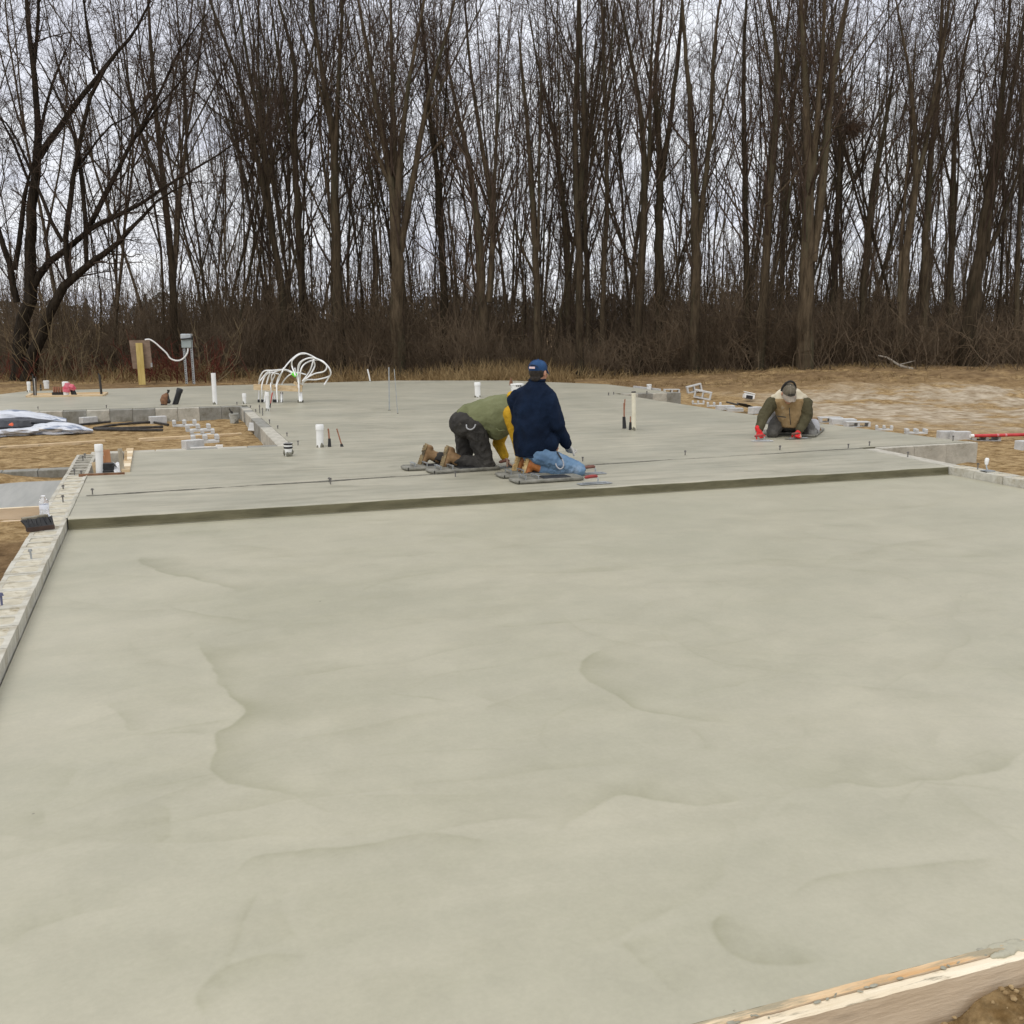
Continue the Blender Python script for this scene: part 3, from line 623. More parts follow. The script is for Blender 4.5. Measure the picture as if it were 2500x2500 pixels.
def crown_parts(rg, stems, dens, limb_len, thin=1.0, lo=.22, ang1=.55, fine=True, wild=1.0):
    """limbs, branches and twigs on a list of (polyline, radii) stems; returns mesh parts for the crown"""
    out = []; L1 = []
    p1s, d1s, r1s, l1s = [], [], [], []
    for P, Rr in stems:
        ln = np.linalg.norm(P[-1] - P[0]); c = int(dens * ln * .95)
        p, d, r, t = sprout(rg, P[None], Rr[None], np.array([c]), lo if P[0, 2] < 1 else .05, .98, ang1, .18)
        d = unit(d + np.array([0, 0, .25])); p1s.append(p); d1s.append(d); r1s.append(np.clip(r * rg.uniform(.14, .42, len(r)), .010, .042)); l1s.append(limb_len * rg.uniform(.45, 1.15, len(r)) * (1.15 - .55 * t))
    p1, d1, r1, l1 = map(np.concatenate, (p1s, d1s, r1s, l1s))
    A, RA = grow(rg, p1, d1, l1 * (1.25 if wild == 1 else 1), r1, r1 * .28 + .003, 7, .10 * wild, .08); out.append(tubes(A, RA, 4))
    p, d, r, t = sprout(rg, A, RA, 4.0 * dens ** .5, .12, .97, .60, .2)
    l2 = l1.mean() * rg.uniform(.22, .62, len(r)); r2 = np.clip(r * .6, .007, .03)
    B, RB = grow(rg, p, d, l2, r2, r2 * .35 + .002, 5, .12 * wild, .08); out.append(tubes(B, RB, 3))
    for P, Rr in stems:      # short twigs straight off the stems
        ln = np.linalg.norm(P[-1] - P[0]); p, d, r, t = sprout(rg, P[None], Rr[None], np.array([int(ln * 2.6 * dens)]), .06, 1, 1.0, .3)
        B2, RB2 = grow(rg, p, d, rg.uniform(.6, 2.4, len(r)), np.full(len(r), .010), np.full(len(r), .004), 5, .17 * wild, .06); out.append(tubes(B2, RB2, 3))
        p, d, r, t = sprout(rg, B2, RB2, 3.0, .2, 1, .7, .3); B3, RB3 = grow(rg, p, d, rg.uniform(.2, .8, len(r)), np.full(len(r), .007), np.full(len(r), .004), 2, .2 * wild, .04); out.append(tubes(B3, RB3, 3))
    p, d, r, t = sprout(rg, B, RB, 4.2 * thin, .1, 1, .52, .22)
    l3 = rg.uniform(.45, 1.4, len(r)); r3 = np.clip(r * .6, .0048, .009)
    C, RC = grow(rg, p, d, l3, r3, r3 * .5, 3, .14 * wild, .08); out.append(tubes(C, RC, 3))
    if fine:
        p, d, r, t = sprout(rg, C, RC, 1.0 * thin, .15, 1, .6, .2)
        Dd, RD = grow(rg, p, d, rg.uniform(.2, .6, len(r)), np.full(len(r), .0046), np.full(len(r), .003), 2, .15 * wild, .06); out.append(tubes(Dd, RD, 3))
    return out
def stem_parts(stems, sides=9): return [tubes(P[None], Rr[None], sides if Rr.max() > .09 else 6) for P, Rr in stems]
ZO = {1: (0, 0, 2.0338), 2: (830, 0, 2.0338), 3: (1660, 0, 2.0333)}
TRI = [0]
def front_tree(zone, Dist, stems, label, seed, dens=1.0, limb=2.6, group=None, cat='tree', name='bare_tree', lo=.22, ang1=.5, wild=1.0, thin=1.0, fine=True):
    rg = np.random.RandomState(seed); ox, oy, sc = ZO[zone]; S_ = []; known = []
    for si, st in enumerate(stems):
        P, Rr = [], []
        base_dx = rg.uniform(-.6, .6) if si else 0
        d0 = min((((x_ - st[0][0]) ** 2 + (y_ - st[0][1]) ** 2, d_) for x_, y_, d_ in known), default=(0, Dist))[1] if si and st[0][1] < 1780 else Dist + (rg.uniform(-.5, .5) if si else 0)
        for k, (x, y, w) in enumerate(st):
            dd = d0 + base_dx * k / max(1, len(st) - 1) * 1.2
            q = AD(ox + x / sc, oy + y / sc, dd); P.append(np.array(q)); Rr.append(w / sc / FPX * dd / .98 / 2 * (.72 if name == 'bare_tree' else .98))
        if si == 0 or st[0][1] > 1780:                    # on the ground
            bx, by_ = P[0][0], P[0][1]; P[0][2] = gz(bx, by_) - .15; Rr[0] *= 1.18
        if st[-1][1] < 30:                    # carry on above the frame, thinning out
            d = P[-1] - P[-2]; d = d / np.linalg.norm(d); d = d + np.array([0, 0, .25]); d /= np.linalg.norm(d)
            for k in (1, 2): P.append(P[-1] + d * 1.7); Rr.append(Rr[-1] * .55)
        else: P.append(P[-1] + (P[-1] - P[-2]) * .15); Rr.append(Rr[-1] * .5)
        for (xa, ya, _), (xb, yb, _), k in zip(st[:-1], st[1:], range(99)):
            for u in np.linspace(0, 1, 9): known.append((xa + (xb - xa) * u, ya + (yb - ya) * u, d0 + base_dx * (k + u) / max(1, len(st) - 1) * 1.2))
        S_.append(resample(P, Rr, .55, rg, .10 if name == 'bare_tree' else .2))
    org = np.array([S_[0][0][0][0], S_[0][0][0][1], gz(*S_[0][0][0][:2])])
    t = thing(name, label, cat, tuple(org), 0, group)
    v, q = merge(stem_parts(S_)); link('trunk', np_mesh('trunk', v - org, q, M_bark if name == 'bare_tree' else M_oldbark), t); TRI[0] += 2 * len(q)
    v, q = merge(crown_parts(rg, S_, dens, limb, thin=thin, lo=lo, ang1=ang1, wild=wild, fine=fine)); link('crown', np_mesh('crown', v - org, q, M_twig), t); TRI[0] += 2 * len(q)
    return t
FT = [
 (1, 36.0, [[(870, 1850, 48), (860, 1400, 48), (820, 1000, 40), (790, 700, 32), (760, 400, 24), (735, 0, 16)], [(830, 1000, 28), (760, 850, 22), (640, 450, 14), (590, 100, 8)], [(800, 720, 20), (850, 480, 14), (900, 200, 8)]], 'slim bare tree rising behind the grey meter box, leaning slightly left'),
 (1, 37.0, [[(1440, 1860, 50), (1380, 1300, 44), (1280, 800, 34), (1190, 400, 24), (1040, 0, 14)], [(1400, 1500, 36), (1300, 700, 26), (1220, 250, 18), (1180, 0, 12)], [(1300, 850, 18), (1130, 450, 12), (960, 250, 7)], [(1250, 640, 16), (1060, 560, 10), (930, 420, 6)]], 'bare tree of several stems sweeping left above the white tubing loops'),
 (1, 38.5, [[(1530, 1860, 56), (1490, 1300, 48), (1460, 700, 36), (1470, 300, 26), (1380, 0, 16)], [(1480, 900, 28), (1400, 400, 18), (1340, 0, 12)], [(1465, 620, 16), (1560, 250, 10), (1580, 0, 7)]], 'dark upright bare tree just right of the white tubing loops'),
 (1, 36.5, [[(1690, 1850, 70), (1670, 1200, 60), (1660, 700, 48), (1590, 300, 30), (1540, 0, 20)], [(1665, 800, 36), (1680, 400, 28), (1700, 0, 20)], [(1650, 640, 24), (1540, 300, 14), (1440, 0, 8)]], 'thick bare tree left of the fan shaped tree, forking high up'),
 (2, 35.5, [[(285, 1860, 90), (285, 1300, 86), (260, 900, 50), (180, 500, 34), (120, 150, 22), (80, -50, 14)], [(285, 1250, 50), (290, 800, 40), (340, 400, 26), (420, 0, 16)], [(300, 1250, 50), (370, 850, 40), (440, 450, 28), (540, 150, 18), (570, 0, 14)], [(280, 1100, 40), (265, 600, 30), (250, 0, 18)], [(260, 950, 30), (150, 650, 20), (0, 480, 12)], [(400, 640, 16), (640, 150, 10), (720, 0, 7)], [(370, 830, 14), (560, 640, 9), (760, 480, 6)], [(250, 820, 16), (90, 330, 10), (20, 60, 7)]], 'large bare tree with a thick trunk opening into a wide fan of stems'),
 (2, 37.0, [[(525, 1850, 52), (510, 1300, 46), (490, 900, 36), (440, 500, 24), (400, 0, 14)], [(495, 950, 22), (520, 600, 16), (540, 200, 10)]], 'bare tree with a torn pale strip of bark on its lower trunk'),
 (2, 36.0, [[(720, 1850, 64), (700, 1300, 58), (680, 1050, 44), (620, 700, 32), (560, 450, 20), (520, 250, 12)], [(740, 1500, 46), (770, 1100, 36), (700, 700, 28), (640, 300, 18), (620, 0, 12)], [(755, 1200, 30), (780, 600, 22), (790, 100, 12)], [(650, 820, 18), (540, 600, 11), (470, 300, 7)]], 'bare tree above the green vested worker, its twin trunks splitting in a vee'),
 (2, 36.0, [[(985, 1850, 50), (980, 1400, 46), (950, 900, 36), (930, 600, 26), (890, 200, 14)], [(960, 1350, 22), (900, 1220, 16), (820, 1000, 10)], [(985, 1250, 24), (990, 800, 18), (1000, 300, 10)]], 'bare tree standing straight above the blue capped worker'),
 (2, 38.0, [[(1140, 1850, 44), (1130, 1400, 40), (1110, 1000, 34), (1060, 650, 22), (1000, 400, 14), (940, 100, 8)], [(1110, 1000, 18), (1140, 600, 12), (1100, 250, 8)]], 'bare tree bending left just left of the tall dark paired stems'),
 (2, 35.0, [[(1190, 1850, 50), (1190, 1300, 44), (1165, 700, 36), (1180, 300, 28), (1185, -20, 20)], [(1192, 1000, 36), (1215, 600, 28), (1195, 200, 20), (1190, 0, 16)], [(1175, 330, 12), (1090, 130, 8), (1020, 0, 5)]], 'tall dark bare tree with two straight stems running close together to the top'),
 (2, 38.0, [[(1240, 1850, 38), (1225, 1400, 34), (1215, 1000, 26), (1240, 600, 16), (1300, 250, 9)]], 'slender bare tree tucked against the right side of the paired stems'),
 (2, 36.5, [[(1300, 1850, 34), (1310, 1300, 32), (1330, 1000, 28), (1315, 500, 20), (1300, 0, 14)], [(1318, 550, 12), (1380, 250, 8), (1420, 0, 5)]], 'thin single stemmed bare tree standing alone in the bright central gap'),
 (2, 36.0, [[(1470, 1850, 56), (1490, 1400, 54), (1520, 900, 44), (1490, 500, 30), (1420, 150, 18), (1380, -30, 10)], [(1535, 850, 30), (1540, 400, 22), (1560, 0, 14)], [(1480, 1310, 14), (1380, 1250, 10), (1280, 1120, 6)]], 'bare tree with one crooked low branch reaching left into the gap'),
 (2, 37.0, [[(1590, 1850, 64), (1585, 1200, 60), (1590, 800, 44), (1560, 400, 30), (1600, 0, 16)], [(1600, 900, 40), (1680, 300, 26), (1700, 0, 18)], [(1585, 620, 18), (1500, 250, 12), (1470, 0, 8)]], 'stout bare tree behind the pale pipe with a black cap, forking at mid height'),
 (3, 35.5, [[(70, 1860, 70), (80, 1300, 64), (75, 900, 50), (40, 400, 30), (10, 0, 18)], [(90, 1200, 40), (150, 700, 30), (170, 200, 20), (200, 0, 14)], [(150, 740, 16), (260, 350, 10), (330, 60, 6)]], 'bare tree dividing into two parallel stems above the raised block corner'),
 (3, 36.0, [[(335, 1860, 44), (330, 1300, 40), (320, 700, 32), (315, 300, 24), (330, 0, 16)]], 'straight narrow bare tree between two stouter ones, unforked to the top'),
 (3, 35.0, [[(390, 1860, 62), (420, 1400, 58), (450, 900, 48), (490, 500, 34), (480, 200, 22), (440, 0, 14)], [(488, 480, 22), (540, 150, 14), (545, 0, 10)], [(470, 700, 14), (600, 560, 9), (760, 420, 5)]], 'bare tree leaning right, just left of the thickest twin trunk'),
 (3, 34.5, [[(620, 1870, 104), (625, 1450, 98), (640, 900, 66), (630, 500, 44), (600, 0, 28)], [(660, 1300, 60), (720, 800, 54), (740, 450, 46), (800, 150, 34), (830, 0, 26)], [(655, 900, 40), (700, 400, 28), (720, 0, 18)], [(735, 640, 14), (860, 610, 10), (1000, 480, 6)], [(720, 720, 18), (560, 880, 12), (430, 1010, 7)], [(760, 420, 16), (900, 200, 10), (1010, 60, 6)]], 'thickest bare tree with a grey twin trunk above the worker in the tan vest'),
 (3, 37.5, [[(745, 1860, 44), (770, 1300, 36), (790, 900, 26), (800, 500, 14)]], 'bare tree close against the right side of the thickest twin trunk'),
 (3, 36.0, [[(900, 1860, 48), (920, 1300, 46), (960, 900, 36), (1030, 560, 24), (1055, 400, 16), (1058, 345, 10)], [(1045, 440, 9), (1000, 415, 7), (930, 400, 4)]], 'broken topped bare snag bending right with one hooked branch at its tip'),
 (3, 35.5, [[(1080, 1860, 52), (1120, 1250, 48), (1180, 900, 40), (1160, 600, 28), (1150, 400, 20), (1070, 0, 10)], [(1180, 900, 34), (1280, 400, 26), (1340, 0, 18)], [(1085, 1500, 26), (1105, 1100, 22), (1150, 600, 16), (1170, 200, 9)]], 'bare tree with a forked trunk crossing behind the fallen pale branch'),
 (3, 36.5, [[(1210, 1860, 54), (1215, 1300, 48), (1240, 850, 38), (1290, 400, 30), (1300, 0, 18)], [(1230, 950, 20), (1330, 700, 13), (1600, 240, 7)]], 'bare tree with one long limb slanting to the upper right'),
 (3, 37.0, [[(1330, 1860, 46), (1350, 1100, 38), (1360, 700, 28), (1400, 300, 18), (1480, 0, 10)], [(1355, 960, 18), (1280, 650, 12), (1250, 300, 7)]], 'slim bare tree left of the swollen leaning trunk'),
 (3, 35.0, [[(1430, 1860, 112), (1440, 1600, 104), (1470, 1400, 96), (1500, 1150, 60), (1570, 700, 40), (1620, 300, 26), (1640, 0, 16)], [(1510, 1250, 60), (1560, 900, 40), (1640, 500, 26), (1700, 150, 18), (1720, 0, 14)], [(1520, 1270, 34), (1640, 1000, 22), (1720, 700, 12)], [(1530, 1000, 16), (1430, 620, 10), (1400, 300, 6)]], 'big leaning bare tree with a swollen reddish base at the far right'),
 (3, 36.0, [[(1660, 1860, 36), (1680, 1200, 28), (1700, 700, 20), (1700, 200, 12)]], 'rightmost slim bare tree at the edge of the picture'),
]
for k, (z, D_, st, lb) in enumerate(FT):
    front_tree(z, D_, st, lb, 100 + k, dens=.9, limb=3.1, ang1=.60, group='bare trees along the front of the woods')
HERO = [[(85, 1850, 80), (110, 1650, 66), (150, 1450, 60), (165, 1250, 52), (160, 1050, 46), (175, 850, 42), (205, 740, 38), (190, 600, 30), (160, 300, 24), (130, 0, 18)],
 [(195, 780, 34), (240, 700, 30), (300, 620, 28), (380, 510, 24), (470, 400, 22), (600, 230, 17), (680, 160, 12), (750, 0, 8)],
 [(85, 1500, 34), (65, 1330, 30), (20, 1220, 26), (-30, 1080, 20), (-90, 900, 14), (-140, 600, 8)], [(72, 1340, 26), (100, 1150, 24), (130, 950, 20), (150, 860, 18)],
 [(120, 1830, 60), (210, 1600, 50), (310, 1420, 42), (420, 1330, 34), (560, 1230, 26), (680, 1110, 18), (760, 1010, 12), (900, 920, 8), (1000, 900, 5)],
 [(150, 1450, 38), (205, 1320, 34), (330, 1230, 28), (440, 1140, 25), (560, 1080, 21), (700, 1010, 17), (830, 920, 14), (1000, 820, 10), (1210, 690, 6)],
 [(350, 1390, 28), (310, 1200, 26), (350, 1000, 24), (380, 800, 22), (390, 680, 20), (450, 470, 18), (520, 330, 14), (600, 240, 9)],
 [(430, 1310, 22), (430, 1150, 22), (405, 870, 18), (385, 690, 15), (300, 500, 12), (250, 400, 8), (160, 250, 5)],
 [(435, 1140, 26), (520, 970, 24), (590, 830, 20), (640, 720, 18), (740, 580, 15), (820, 400, 12), (880, 250, 9), (1040, 60, 5)],
 [(640, 720, 13), (760, 560, 10), (860, 450, 8), (950, 340, 6), (1060, 200, 4)],
 [(310, 1200, 20), (210, 1000, 17), (170, 900, 14), (110, 720, 12), (60, 620, 9), (-40, 560, 6)],
 [(410, 800, 11), (470, 680, 9), (560, 610, 8), (700, 560, 6), (790, 430, 4)],
 [(470, 370, 17), (455, 250, 14), (430, 120, 12), (415, 0, 9)],
 [(200, 660, 16), (210, 500, 13), (300, 330, 10), (350, 200, 6)], [(165, 380, 14), (185, 150, 16), (195, 0, 14)], [(165, 960, 14), (80, 700, 12), (20, 610, 9), (-60, 500, 6)],
 [(480, 1110, 12), (560, 1070, 10), (650, 985, 8)]]
front_tree(1, 33.5, HERO, 'spreading old bare tree with long crooked limbs at the far left edge', 77, dens=1.3, limb=2.7, ang1=.85, wild=2.1, thin=1.1, lo=.35, name='spreading_tree')
# ------------------------------------------------------------------ the woods behind: slim trees that share meshes
PROTO = []
def make_proto(seed, h, r0, forks):
    rg = np.random.RandomState(seed); st = []
    P, Rr = grow(rg, np.zeros((1, 3)), np.array([[rg.normal(0, .09), rg.normal(0, .09), 1]]), np.array([h]), np.array([r0]), np.array([.012]), 14, .05, .05); st.append((P[0], Rr[0]))
    for k in range(forks):
        i = rg.randint(4, 9); d = unit(P[0, i] - P[0, i - 1] + rg.normal(0, .40, 3)); p2, r2 = grow(rg, P[:, i], d[None], np.array([h * (1 - i / 15.)]), Rr[:, i] * .75, np.array([.01]), 9, .04, .08); st.append((p2[0], r2[0]))
    v, q = merge(stem_parts(st, 6)); a = np_mesh('trunk', v, q, M_bark)
    v2, q2 = merge(crown_parts(rg, st, .55, h * .12, thin=.72, lo=.25, ang1=.55, fine=False)); c = np_mesh('crown', v2, q2, M_twig)
    TRI[0] += 2 * len(q) + 2 * len(q2)
    return a, c
for k in range(9): PROTO.append(make_proto(300 + k, [15, 17, 13, 18, 14, 16, 12, 17, 15][k], [.052, .078, .036, .088, .046, .062, .032, .068, .036][k], [2, 3, 1, 4, 2, 3, 2, 3, 1][k]))
rg = np.random.RandomState(9); nback = 0; base = []
tries = 0; place = []
while len(place) < 290 and tries < 6000:
    tries += 1; D_ = 37 + 34 * rg.random() ** 1.25; l_ = rg.uniform(-.62, .62) * D_ * 1.0
    u = l_ / D_ * 1914 / 1932 + .5
    keep = 1.0 if .2 < u < 1.1 else .45
    if u < .17: keep = .22
    if .58 < u < .72 or .88 < u < .93: keep = .55
    if rg.random() > keep: continue
    if any((l_ - a) ** 2 + (D_ - b) ** 2 < .9 for a, b in place): continue
    place.append((l_, D_))
for k, (l_, D_) in enumerate(place):
    a, c = PROTO[k % len(PROTO)]; x, y = XY(l_, D_)
    root = thing('slim_tree', 'slim bare tree standing deep in the woods behind the front row', 'tree', (x, y, gz(x, y) - .1), rg.uniform(0, 6.28), 'slim bare trees deep in the woods')
    s = rg.uniform(.8, 1.12) * (1 + max(0, D_ - 45) * .006); root.scale = (s, s, s); root.rotation_euler = (rg.normal(0, .05), rg.normal(0, .05), rg.uniform(0, 6.28))
    link('trunk', a, root); link('crown', c, root)
# ------------------------------------------------------------------ undergrowth along the foot of the trees
def brush_mesh(name, base, hgt, nst, m, seed, r=.008, wander=.16, up=.10, tilt=.5, side=3.0, child=.5):
    rg = np.random.RandomState(seed); n = len(base); idx = rg.randint(0, n, nst) if nst != n else np.arange(n)
    p = base[idx] + np.c_[rg.normal(0, .18, (nst, 2)), np.zeros(nst)]; d = np.c_[rg.normal(0, tilt, (nst, 2)), np.ones(nst)]
    h = hgt[idx] * rg.uniform(.35, 1.1, nst); A, RA = grow(rg, p, d, h, np.full(nst, r) * rg.uniform(.7, 1.5, nst), np.full(nst, r * .5), 4, wander, up)
    parts = [tubes(A, RA, 3)]; q, dd, rr_, t = sprout(rg, A, RA, side, .15, 1, .7, .25)
    B, RB = grow(rg, q, dd, h.mean() * child * rg.uniform(.3, 1, len(rr_)), np.full(len(rr_), r * .7), np.full(len(rr_), r * .45), 2, wander * 1.2, .05); parts.append(tubes(B, RB, 3))
    v, f = merge(parts); TRI[0] += 2 * len(f); return np_mesh(name, v, f, m)
rg = np.random.RandomState(21); nb_ = 12000
D_ = 35.2 + 13 * rg.random(nb_) ** 1.7; l_ = rg.uniform(-.60, .60, nb_) * D_ * 1.02; bx, by_ = XY(l_, D_)
den = np.clip(.75 + 1.9 * fbm(l_ * .22, D_ * .2, 51, 3), .1, 1); k_ = rg.random(nb_) < den
bx, by_, D_, l_ = bx[k_], by_[k_], D_[k_], l_[k_]
base = np.c_[bx, by_, gh(bx, by_)]; hg = np.clip(2.3 + 4.2 * fbm(l_ * .55, D_ * .3, 61, 3) + (D_ - 35) * .17 + .6 * (l_ < -3), .7, 5.2)
tag(link('undergrowth', brush_mesh('undergrowth', base, hg, len(base), M_brush, 5, r=.0080, side=3.2, tilt=.40, wander=.24)), kind='stuff')
rg = np.random.RandomState(22); nb_ = 2600; D_ = rg.uniform(50, 62, nb_); l_ = rg.uniform(-.6, .6, nb_) * D_; bx, by_ = XY(l_, D_)
k_ = rg.random(nb_) < np.clip(.6 + 1.2 * fbm(l_ * .15, D_ * .2, 71, 3), 0, 1) * np.where((l_ > 0) & (l_ < 14), .25, 1); bx, by_, l_ = bx[k_], by_[k_], l_[k_]
tag(link('far_undergrowth', brush_mesh('far_undergrowth', np.c_[bx, by_, gh(bx, by_)], np.full(len(bx), 2.6), len(bx), M_brush, 6, r=.014, side=4.0)), kind='stuff')
rg = np.random.RandomState(23); nb_ = 8200; D_ = rg.uniform(38, 62, nb_); l_ = rg.uniform(-.6, .6, nb_) * D_; bx, by_ = XY(l_, D_)
k_ = rg.random(nb_) < np.clip(.7 + 1.6 * fbm(l_ * .3, D_ * .3, 73, 3), .15, 1) * np.where(l_ < -16, .5, 1); bx, by_, l_, D_ = bx[k_], by_[k_], l_[k_], D_[k_]
tag(link('sapling_thicket', brush_mesh('sapling_thicket', np.c_[bx, by_, gh(bx, by_)], np.clip(5.0 + 4 * fbm(l_ * .4, D_ * .4, 75, 3), 2, 8), len(bx), M_brush, 8, r=.016, side=4.0, tilt=.12, wander=.07, up=.05, child=.22)), kind='stuff')
def shrub(label, px, D, h, nst, m, seed, spread_=.35, tilt=.55, r=.011, name='leafless_shrub', cat='shrub'):
    d, f = ray(K(px), 1250); l = d.x * cy_ - d.y * sy_; x, y = XY(l * D / f, D); z = gz(x, y)
    rg = np.random.RandomState(seed); bs = np.c_[rg.normal(0, spread_, (nst, 2)), np.full(nst, -.03)]
    o = link(name, brush_mesh(name, bs, np.full(nst, h), nst, m, seed, r=r, tilt=tilt, side=6, wander=.2, child=.42)); o.location = (x, y, z)
    return tag(o, label, cat, 'shrubs at the edge of the woods')
shrub('tall tan leafless shrub right of the spreading tree at the left edge', 135, 33.4, 2.6, 40, M_tanbrush, 1, .5)
shrub('dark red stemmed shrub behind the grey meter box', 335, 33.6, 1.5, 70, M_redtwig, 2, .8)
shrub('dark red stemmed shrub between the meter box and the tall white pipe', 385, 33.8, 1.4, 60, M_redtwig, 3, .6)
shrub('small pale shrub with open spreading twigs above the tall white pipe', 412, 33.0, 2.3, 8, M_tanbrush, 4, .12, .45, .012)
shrub('low reddish shrub under the spreading tree at the left edge', 22, 33.0, 1.1, 70, M_redtwig, 5, .9)
shrub('grey brown tangled shrub behind the worker in the tan vest', 1490, 35.2, 2.4, 60, M_brush, 6, .8)
shrub('wide grey brown thicket left of the fallen pale branch', 1640, 35.4, 2.3, 70, M_brush, 7, 1.1)
shrub('dense brown thicket at the foot of the swollen leaning tree', 1840, 35.0, 2.4, 90, M_brush, 8, 1.3)
shrub('dense brown thicket right of the fallen pale branch', 1750, 35.0, 2.3, 80, M_brush, 9, 1.0)
# dry grass ---------------------------------------------------------------
M_grass = mat('dry_grass', (.165, .108, .05), (.32, .235, .118), 1.3, .95, spec=.05)
def grass_mesh(name, base, h, seed, m, w=.010, tilt=.42):
    rg = np.random.RandomState(seed); n = len(base); P, Rr = grow(rg, base, np.c_[rg.normal(0, tilt, (n, 2)), np.ones(n)], h, np.full(n, w), np.full(n, .002), 3, .28, -.06)
    # flat blades: two verts a step
    side = unit(np.cross(P[:, -1] - P[:, 0], rg.normal(0, 1, (n, 3)))); V = np.stack([P - side[:, None] * Rr[..., None], P + side[:, None] * Rr[..., None]], 2)
    ix = np.arange(n * 8).reshape(n, 4, 2); q = np.stack([ix[:, :-1, 0], ix[:, :-1, 1], ix[:, 1:, 1], ix[:, 1:, 0]], -1).reshape(-1, 4); TRI[0] += 2 * len(q)
    return np_mesh(name, V.reshape(-1, 3), q, m)
rg = np.random.RandomState(31); n0 = 30000; l_ = rg.uniform(-19, 20, n0); D_ = 31.0 + 4.6 * rg.random(n0) ** .8
pr = np.clip(.35 + 1.5 * fbm(l_ * .55, D_ * .5, 81, 3), .03, 1) * np.where(l_ < 3, 1, .5); pr *= np.where(l_ < 2, 1, sst(D_, 33.0, 34.5)); k_ = rg.random(n0) < pr
l_, D_, pr = l_[k_], D_[k_], pr[k_]; bx, by_ = XY(l_, D_)
hh = rg.uniform(.2, .66, len(l_)) * (.45 + .8 * pr) * np.where(l_ < 4, 1.1, .6)
tag(link('dry_grass', grass_mesh('dry_grass', np.c_[bx, by_, gh(bx, by_)], hh, 3, M_grass)), kind='stuff')
rg = np.random.RandomState(32); n0 = 16000; l_ = rg.uniform(3, 24, n0); D_ = rg.uniform(27, 36, n0); pr = np.clip(.2 + 1.4 * fbm(l_ * .6, D_ * .9, 91, 3), 0, 1) * sst(D_, 27, 31); k_ = rg.random(n0) < pr; l_, D_ = l_[k_], D_[k_]; bx, by_ = XY(l_, D_)
tag(link('bank_stubble', grass_mesh('bank_stubble', np.c_[bx, by_, gh(bx, by_)], rg.uniform(.05, .22, len(l_)), 4, M_grass, .008, .8)), kind='stuff')
# the far side of the field
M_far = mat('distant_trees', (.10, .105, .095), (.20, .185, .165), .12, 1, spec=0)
b = MB(); rr = random.Random(3); rg = np.random.RandomState(4); V_, Q_ = [], []
for k in range(420):
    l = -260 + 520 * k / 420 + rr.uniform(-1, 1); D = 255 + rr.uniform(-14, 22); h = rr.uniform(5.0, 8.0) * (1.15 if rr.random() < .15 else 1); x, y = XY(l, D); con = rr.random() < .45
    nl = 300; hh = rg.uniform(.02, 1, nl) ** (1.0 if con else .8); rad = (h * .22 * (1.02 - hh) if con else h * .34 * np.sqrt(np.clip(1 - (hh * 1.9 - .95) ** 2, .02, 1))); an = rg.uniform(0, 6.28, nl); ra = rad * np.sqrt(rg.random(nl))
    c = np.stack([x + ra * np.cos(an), y + ra * np.sin(an), -.3 + hh * h], -1); s = h * rg.uniform(.025, .06, nl)
    n1 = unit(rg.normal(0, 1, (nl, 3))); n2 = unit(np.cross(n1, rg.normal(0, 1, (nl, 3))))
    V_.append(np.stack([c + n1 * s[:, None], c + n2 * s[:, None], c - n1 * s[:, None], c - n2 * s[:, None]], 1).reshape(-1, 3))
V_ = np.concatenate(V_); tag(link('distant_tree_line', np_mesh('distant_tree_line', V_, np.arange(len(V_)).reshape(-1, 4), M_far, False)), kind='stuff')
# nest and fallen branch --------------------------------------------------
c = AD(1660 + 860 / 2.0333, 640 / 2.0333, 34.6); nst = thing('nest', 'dark ball shaped nest of leaves and twigs caught in the bare branches', 'nest', tuple(c))
rg = np.random.RandomState(5); n0 = 420; d0 = unit(rg.normal(0, 1, (n0, 3))); p0 = d0 * np.array([.26, .2, .17]) * rg.uniform(.3, 1, (n0, 1)); P, Rr = grow(rg, p0, np.cross(d0, rg.normal(0, 1, (n0, 3))) + d0 * .15, rg.uniform(.15, .5, n0), np.full(n0, .009), np.full(n0, .005), 3, .3, -.03)
v, q = tubes(P, Rr, 3); link('twig_mass', np_mesh('twig_mass', v, q, M_twig), nst)
n0 = 260; d0 = unit(rg.normal(0, 1, (n0, 3))); c0 = d0 * np.array([.22, .18, .15]); n1 = unit(rg.normal(0, 1, (n0, 3))); n2 = unit(np.cross(n1, d0)); V_ = np.stack([c0 + n1 * .06, c0 + n2 * .05, c0 - n1 * .06, c0 - n2 * .05], 1).reshape(-1, 3)
link('dead_leaves', np_mesh('dead_leaves', V_, np.arange(len(V_)).reshape(-1, 4), mat('dead_leaves', (.06, .032, .018), (.12, .07, .035), 6, .95), False), nst)
pts = [AD(1660 + x / 2.0333, y / 2.0333, D) for x, y, D in ((985, 1765, 34.5), (1030, 1775, 34.3), (1090, 1815, 34.0), (1155, 1858, 33.6))]; pts[-1].z = gz(pts[-1].x, pts[-1].y)
pts2 = [AD(1660 + x / 2.0333, y / 2.0333, D) for x, y, D in ((1085, 1812, 34.0), (1130, 1800, 34), (1170, 1790, 33.9))]
b = MB(); b.tube(pts, [.02, .03, .04, .055], 7); b.tube(pts2, [.025, .018, .01], 6)
o = b.build('fallen_branch', mat('weathered_branch', (.22, .19, .15), (.36, .32, .26), 8, .9), smooth=True); tag(o, 'pale fallen branch leaning out of the thicket above the dirt bank', 'branch')
for px, py, D in ((975, 0, 0),): pass
print('tree tris', TRI[0])
